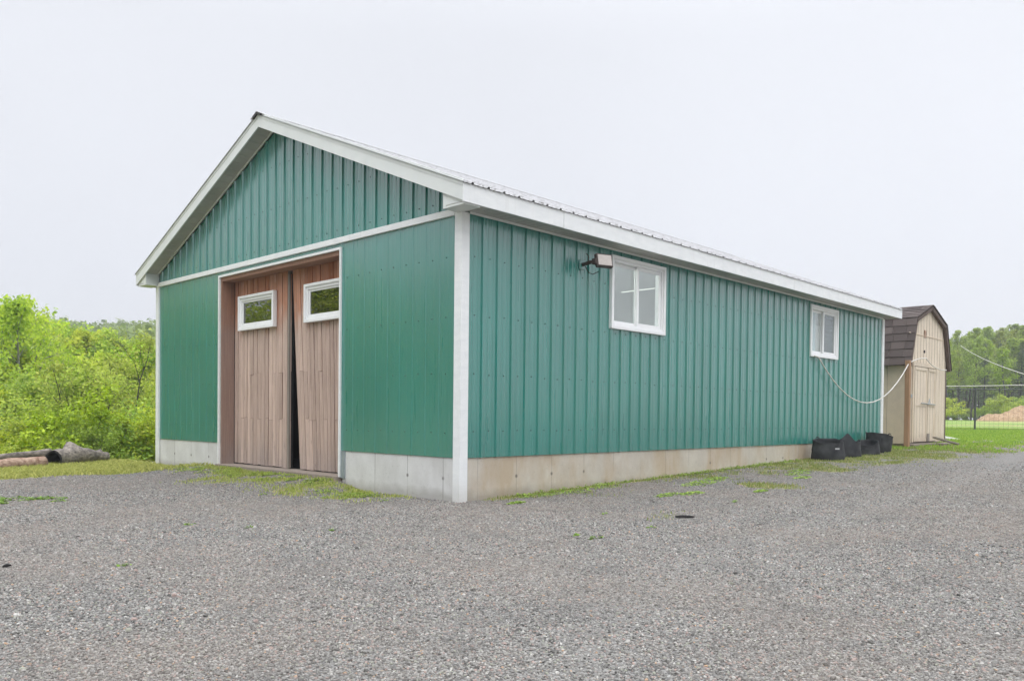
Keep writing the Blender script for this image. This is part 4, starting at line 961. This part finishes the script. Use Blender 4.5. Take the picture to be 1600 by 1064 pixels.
# ------------------------------------------------------------------ trees
def leaves_mesh(name, centres, sig, per, size, r, flatz=.8, hang=0):
    """per leaves round each centre; every leaf a folded diamond of its own"""
    n = len(centres)*per; c = np.repeat(np.asarray(centres), per, 0); s_ = np.repeat(np.asarray(sig), per)[:, None]
    d = r.normal(size=(n, 3)); d /= np.linalg.norm(d, axis=1)[:, None]; c = c+d*s_*np.array([1, 1, flatz])*(r.rand(n, 1)**.45)
    nrm = d*.6+r.normal(size=(n, 3))*.6+np.array([0, 0, .55]); nrm /= np.linalg.norm(nrm, axis=1)[:, None]
    a = np.cross(nrm, r.normal(size=(n, 3))); a /= np.linalg.norm(a, axis=1)[:, None]; b = np.cross(nrm, a)
    L = size*(.6+.8*r.rand(n, 1)); W_ = L*.55
    V_ = np.stack([c-a*L*.5, c+b*W_*.5+nrm*L*.08, c+a*L*.5, c-b*W_*.5+nrm*L*.08], 1).reshape(-1, 3)
    return np_mesh(name, V_, np.arange(n*4).reshape(-1, 4))
def skeleton(h, crown0, spread, nl, r, up_=.5, lean=.06, multi=1, top=1.0, tr=None):
    """returns tube list and leaf centres"""
    tubes = []; cents = []; sig = []
    for m_ in range(multi):
        az = r.rand()*2*PI; ln = lean*(1 if multi == 1 else 3.5); hh = h*(1 if m_ == 0 else .75+.2*r.rand())
        pts = [Vector((0, 0, -.3))]; k = 9; wob = Vector((0, 0, 0))
        for i in range(1, k+1):
            t = i/k; wob += Vector((r.normal()*.02*h/3, r.normal()*.02*h/3, 0)); pts.append(Vector((math.cos(az)*ln*h*t, math.sin(az)*ln*h*t, hh*t*.97))+wob)
        tr_ = (tr or h*.014)*(1 if multi == 1 else .7); rad = [tr_*(1-.88*i/k) for i in range(k+1)]; tubes.append((pts, rad, 6))
        def on(t): f_ = t*k; i = min(int(f_), k-1); return pts[i].lerp(pts[i+1], f_-i), rad[i]
        nb = nl//multi
        for i in range(nb):
            t = crown0+(1-crown0)*(i+.5*r.rand())/nb; p0, r0 = on(min(t, .99)); az2 = i*2.4+r.rand()*1.2
            s_ = (t-crown0)/(1-crown0); prof = (math.sin(PI*min(1, s_*.82+.20))**.75)*(1.0 if top > .5 else 1-s_*.7)
            L = spread*prof*(.7+.5*r.rand()); el = up_+.5*s_+r.normal()*.12
            d = Vector((math.cos(az2)*math.cos(el), math.sin(az2)*math.cos(el), math.sin(el))); q = [p0]; 
            for j in range(1, 5): d = (d+Vector((r.normal(), r.normal(), r.normal()+.25))*.10).normalized(); q.append(q[-1]+d*L/4)
            tubes.append((q, [r0*.5*(1-.2*j) for j in range(5)], 4))
            for j in (2, 3, 4):
                for kk in range(2 if j < 4 else 3):
                    dd = (d+Vector((r.normal(), r.normal(), r.normal()*.7))*.75).normalized(); e_ = q[j]+dd*L*(.22+.2*r.rand())
                    tubes.append(([q[j], q[j].lerp(e_, .5)+Vector((0, 0, .02)), e_], [r0*.2, r0*.13, r0*.05], 3)); cents.append(e_); sig.append(.10*spread+.13*L)
                cents.append(q[j]); sig.append(.12*spread+.1*L)
    return tubes, cents, sig
protos = {}
def proto(key, seed, h, crown0, spread, nl, per, size, leaf, barkm, **k):
    r = np.random.RandomState(seed); tubes, cents, sig = skeleton(h, crown0, spread, nl, r, **k)
    mb = MB()
    for pts, rad, n in tubes: mb.tube(pts, rad, n, caps=False)
    me1 = bpy.data.meshes.new('trunk'); me1.from_pydata(mb.v, [], mb.f); me1.shade_smooth(); me1.materials.append(M[barkm])
    me2 = leaves_mesh('crown', cents, sig, per, size, r); me2.materials.append(M[leaf]); protos[key] = (me1, me2, h)
def spruce(key, seed, h, leaf, barkm, rad=1.5):
    r = np.random.RandomState(seed); mb = MB(); mb.tube([(0, 0, -.3), (0, 0, h*.5), (0, 0, h)], [h*.013, h*.009, .01], 6, caps=False); c = []; s_ = []
    lv = int(h*3.0)
    for i in range(lv):
        t = .28+.70*i/lv; R_ = rad*(1-t)**.8*(.7+.5*r.rand())+.12
        for k in range(6):
            a = k*1.05+i*.7+r.rand()*.5; L = R_*(.6+.6*r.rand())
            if r.rand() < .18: continue
            p0 = Vector((0, 0, h*t)); e_ = p0+Vector((math.cos(a)*L, math.sin(a)*L, -.12*L)); mb.tube([p0, e_], [.02, .006], 3, caps=False)
            for q in (.45, .75, 1): c.append(p0.lerp(e_, q)); s_.append(.10+.14*R_)
    me1 = bpy.data.meshes.new('trunk'); me1.from_pydata(mb.v, [], mb.f); me1.materials.append(M[barkm])
    me2 = leaves_mesh('crown', c, s_, 11, .17, r, .5); me2.materials.append(M[leaf]); protos[key] = (me1, me2, h)
# left wood: leafy saplings and young trees
proto('lime_a', 1, 8, .12, 2.3, 30, 30, .135, 'leaf_lime', 'palebark', up_=.45)
proto('lime_b', 2, 8, .10, 2.0, 28, 30, .13, 'leaf_lime', 'bark', up_=.6, multi=2)
proto('mid_a', 3, 8, .12, 2.4, 30, 30, .14, 'leaf_mid', 'palebark', up_=.4)
proto('mid_b', 4, 8, .08, 2.1, 30, 28, .13, 'leaf_mid', 'bark', up_=.6, multi=2)
proto('yellow', 5, 5, .10, 1.35, 30, 10, .085, 'leaf_yellow', 'darkbark', up_=.8, multi=3, tr=.06)
proto('lime_bush', 6, 2.2, .02, 1.15, 26, 34, .10, 'leaf_lime', 'bark', up_=.5, multi=3, tr=.02)
proto('mid_bush', 7, 2.2, .02, 1.25, 26, 26, .09, 'leaf_yellow', 'darkbark', up_=.6, multi=3, tr=.025)
proto('dark_bush', 8, 2.2, .02, 1.25, 26, 26, .14, 'leaf_right', 'darkbark', up_=.6, multi=3, tr=.025)
# right wood: tall, bare-stemmed, thin crowns
proto('tall_a', 11, 12, .38, 1.9, 24, 26, .21, 'leaf_right', 'darkbark', up_=.5, tr=.15)
proto('tall_b', 12, 12, .45, 1.6, 22, 22, .20, 'leaf_mid', 'bark', up_=.7, tr=.13)
proto('tall_c', 13, 12, .30, 2.1, 26, 18, .21, 'leaf_right', 'darkbark', up_=.4, tr=.14)
spruce('spruce_a', 14, 12, 'leaf_dark', 'darkbark'); spruce('spruce_b', 15, 12, 'leaf_dark', 'darkbark', 1.9)
def tree(key, x, y, h, label, cat, group, name='tree', rz=None, wide=1.0):
    me1, me2, h0 = protos[key]; s_ = h/h0; r = empty(name, (x, y, gz(x, y)-.05), random.uniform(0, 6.28) if rz is None else rz); r.scale = (s_*wide, s_*wide, s_)
    tag(r, label, cat, group)
    for nm, me in (('trunk', me1), ('crown', me2)):
        o = bpy.data.objects.new(nm, me); C.objects.link(o); o.parent = r
    return r
random.seed(21)
def tall_to(px, D, ytop):  # height of a tree whose tip shows at that level
    x, y = at(px, D); hor = 649+.0105*(px-800); return x, y, CAM.z+(hor-ytop)/F*D-gz(x, y)
GL = 'leafy trees in the wood beyond the grass edge'
def put(key, px, D, ytop, label, cat='tree', group=GL, name='tree', wide=1.0):
    x, y, h = tall_to(px, D, ytop); return tree(key, x, y, max(h, .8), label, cat, group, name, wide=wide)
put('lime_a', 52, 26, 462, 'tallest lime green tree of the left wood, rising above the others', wide=.85)
put('yellow', 158, 18.6, 512, 'thin yellow green tree with bare dark stems left of the barn corner', wide=1.05)
put('mid_a', 12, 30, 476, 'feathery tall tree at the left edge just behind the tallest one', wide=.8)
LBL = {'lime_a': 'bright lime green young tree in the dense wood left of the barn', 'lime_b': 'lime green many stemmed tree in the dense wood left of the barn',
       'mid_a': 'deeper green spring tree in the dense wood left of the barn', 'mid_b': 'deeper green many stemmed tree in the dense wood left of the barn'}
for (D0, y0_, sp, dpx) in ((20, 600, 40, 50), (23.5, 575, 34, 48), (28, 552, 30, 46), (34, 535, 22, 42), (42, 526, 16, 38), (54, 518, 10, 34)):
    px = -130+random.uniform(0, 30)
    while px < 345:
        yt = y0_+random.uniform(-sp, sp)*.6
        if px < 130: yt -= (130-px)*.30*(1 if D0 > 25 else .6)
        yt = max(yt, 470)
        if px > 90: yt = max(yt, 512)
        k = random.choice(('lime_a', 'lime_b', 'lime_a', 'mid_a', 'mid_b')); put(k, px, D0+random.uniform(-1.5, 1.5), yt, LBL[k], wide=random.uniform(.9, 1.25))
        px += dpx*random.uniform(.7, 1.2)
px = -60
while px < 262:
    k = 'lime_bush' if px < 105 else random.choice(('mid_bush', 'mid_bush', 'lime_bush')); D = 16.2+random.uniform(0, 1.8)
    put(k, px, D, random.uniform(668, 695) if px < 100 else random.uniform(635, 675), 'low lime green bush just below the grass edge behind the logs' if k == 'lime_bush' else 'low yellow green bush just below the grass edge near the barn corner', 'bush', 'low bushes along the grass edge', 'bush', wide=random.uniform(.9, 1.3))
    px += random.uniform(20, 32)
# right wood
GR = 'tall trees of the wood behind the fence'
LR = {'tall_a': 'tall bare stemmed tree with a high green crown in the wood behind the fence', 'tall_b': 'tall slim tree with a narrow light green crown in the wood behind the fence', 'tall_c': 'tall thin crowned tree with low branches in the wood behind the fence',
      'spruce_a': 'dark slender conifer in the wood behind the fence', 'spruce_b': 'dark broad conifer in the wood behind the fence'}
for (D0, y0_, dpx) in ((70, 532, 15), (76, 522, 14), (83, 520, 13), (92, 518, 13), (104, 520, 14)):
    px = 1340+random.uniform(0, 12)
    while px < 1800:
        yt = y0_+random.uniform(-14, 14); 
        if px > 1575: yt -= 10
        if px < 1505: yt += 4
        k = random.choice(('tall_a', 'tall_b', 'tall_c', 'tall_b', 'tall_a', 'spruce_b', 'tall_c')); put(k, px, D0+random.uniform(-3, 3), yt, LR[k], group=GR, wide=random.uniform(.75, 1.1))
        px += dpx*random.uniform(.7, 1.5)
px = 1350
while px < 1760:
    k = random.choice(('lime_bush', 'dark_bush', 'dark_bush')); D = 62+random.uniform(0, 8)
    put(k, px, D, random.uniform(622, 648), 'undergrowth bush at the foot of the wood behind the fence', 'bush', 'undergrowth bushes before the right wood', 'bush', wide=random.uniform(1., 1.5)); px += random.uniform(12, 26)
put('lime_bush', 1567, 60, 620, 'bright lime green bush standing right behind the mulch heap', 'bush', None, 'bush')
# wood round the rest of the yard (behind the photographer; mirrored in the glass and the paint)
for i in range(70):
    az = math.radians(87+i*2.5+random.uniform(-1, 1)); D = (30 if i % 2 else 38)+random.uniform(-3, 5); x = CAM.x+D*math.cos(az); y = CAM.y+D*math.sin(az)
    k = random.choice(('mid_a', 'mid_b', 'lime_a', 'mid_a')); topz = D*random.uniform(.12, .22)+1
    tree(k, x, y, topz-gz(x, y), 'green tree in the wood on the near side of the yard', 'tree', 'trees round the near side of the yard', wide=1.2)

# far wooded hill: crowns as clumps of leaf faces
rs2 = np.random.RandomState(3); cen = []; sg = []
for i in range(1900):
    D = 70+165*rs2.rand()**.8; px = rs2.uniform(-300, 420); x, y = at(px, D); z = gz(x, y); R_ = 2.0+1.8*rs2.rand()
    for k in range(5): cen.append((x+rs2.normal()*R_*.5, y+rs2.normal()*R_*.5, z+3.0+rs2.rand()*5)); sg.append(R_*.75)
me = leaves_mesh('far_wood', cen, sg, 26, .85, rs2); fw = link('far_wood', me, 'leaf_far'); tag(fw, 'distant hazy wooded hillside behind the trees on the left', 'wood', kind='stuff')

cen = []; sg = []
for i in range(420):
    D = rs2.uniform(100, 135); px = rs2.uniform(1330, 1900); x, y = at(px, D); z = gz(x, y); R_ = 1.3+1.0*rs2.rand(); b0 = rs2.rand()*6.0
    for k in range(4): cen.append((x+rs2.normal()*R_*.5, y+rs2.normal()*R_*.5, z+.5+b0+rs2.rand()*1.5)); sg.append(R_*.8)
me = leaves_mesh('far_thicket', cen, sg, 30, .55, rs2); fw = link('far_thicket', me, 'leaf_thick'); tag(fw, 'dense shady thicket seen between the trunks of the wood on the right', 'wood', kind='stuff')

# ------------------------------------------------------------------ misty air
HAZE = True
if HAZE:
    mb = MB(); mb.box(-140, 260, -120, 330, -40, 60); hz = mb.build('haze', [])
    hm = bpy.data.materials.new('mist'); hm.use_nodes = True; t = hm.node_tree; t.nodes.clear(); o_ = t.nodes.new('ShaderNodeOutputMaterial'); pv = t.nodes.new('ShaderNodeVolumePrincipled')
    pv.inputs['Color'].default_value = (.92, .95, 1, 1); pv.inputs['Density'].default_value = .0016; pv.inputs['Anisotropy'].default_value = .2
    t.links.new(pv.outputs[0], o_.inputs['Volume']); hz.data.materials.append(hm); tag(hz, 'thin pale mist hanging in the air over the yard and woods', 'haze', kind='stuff')
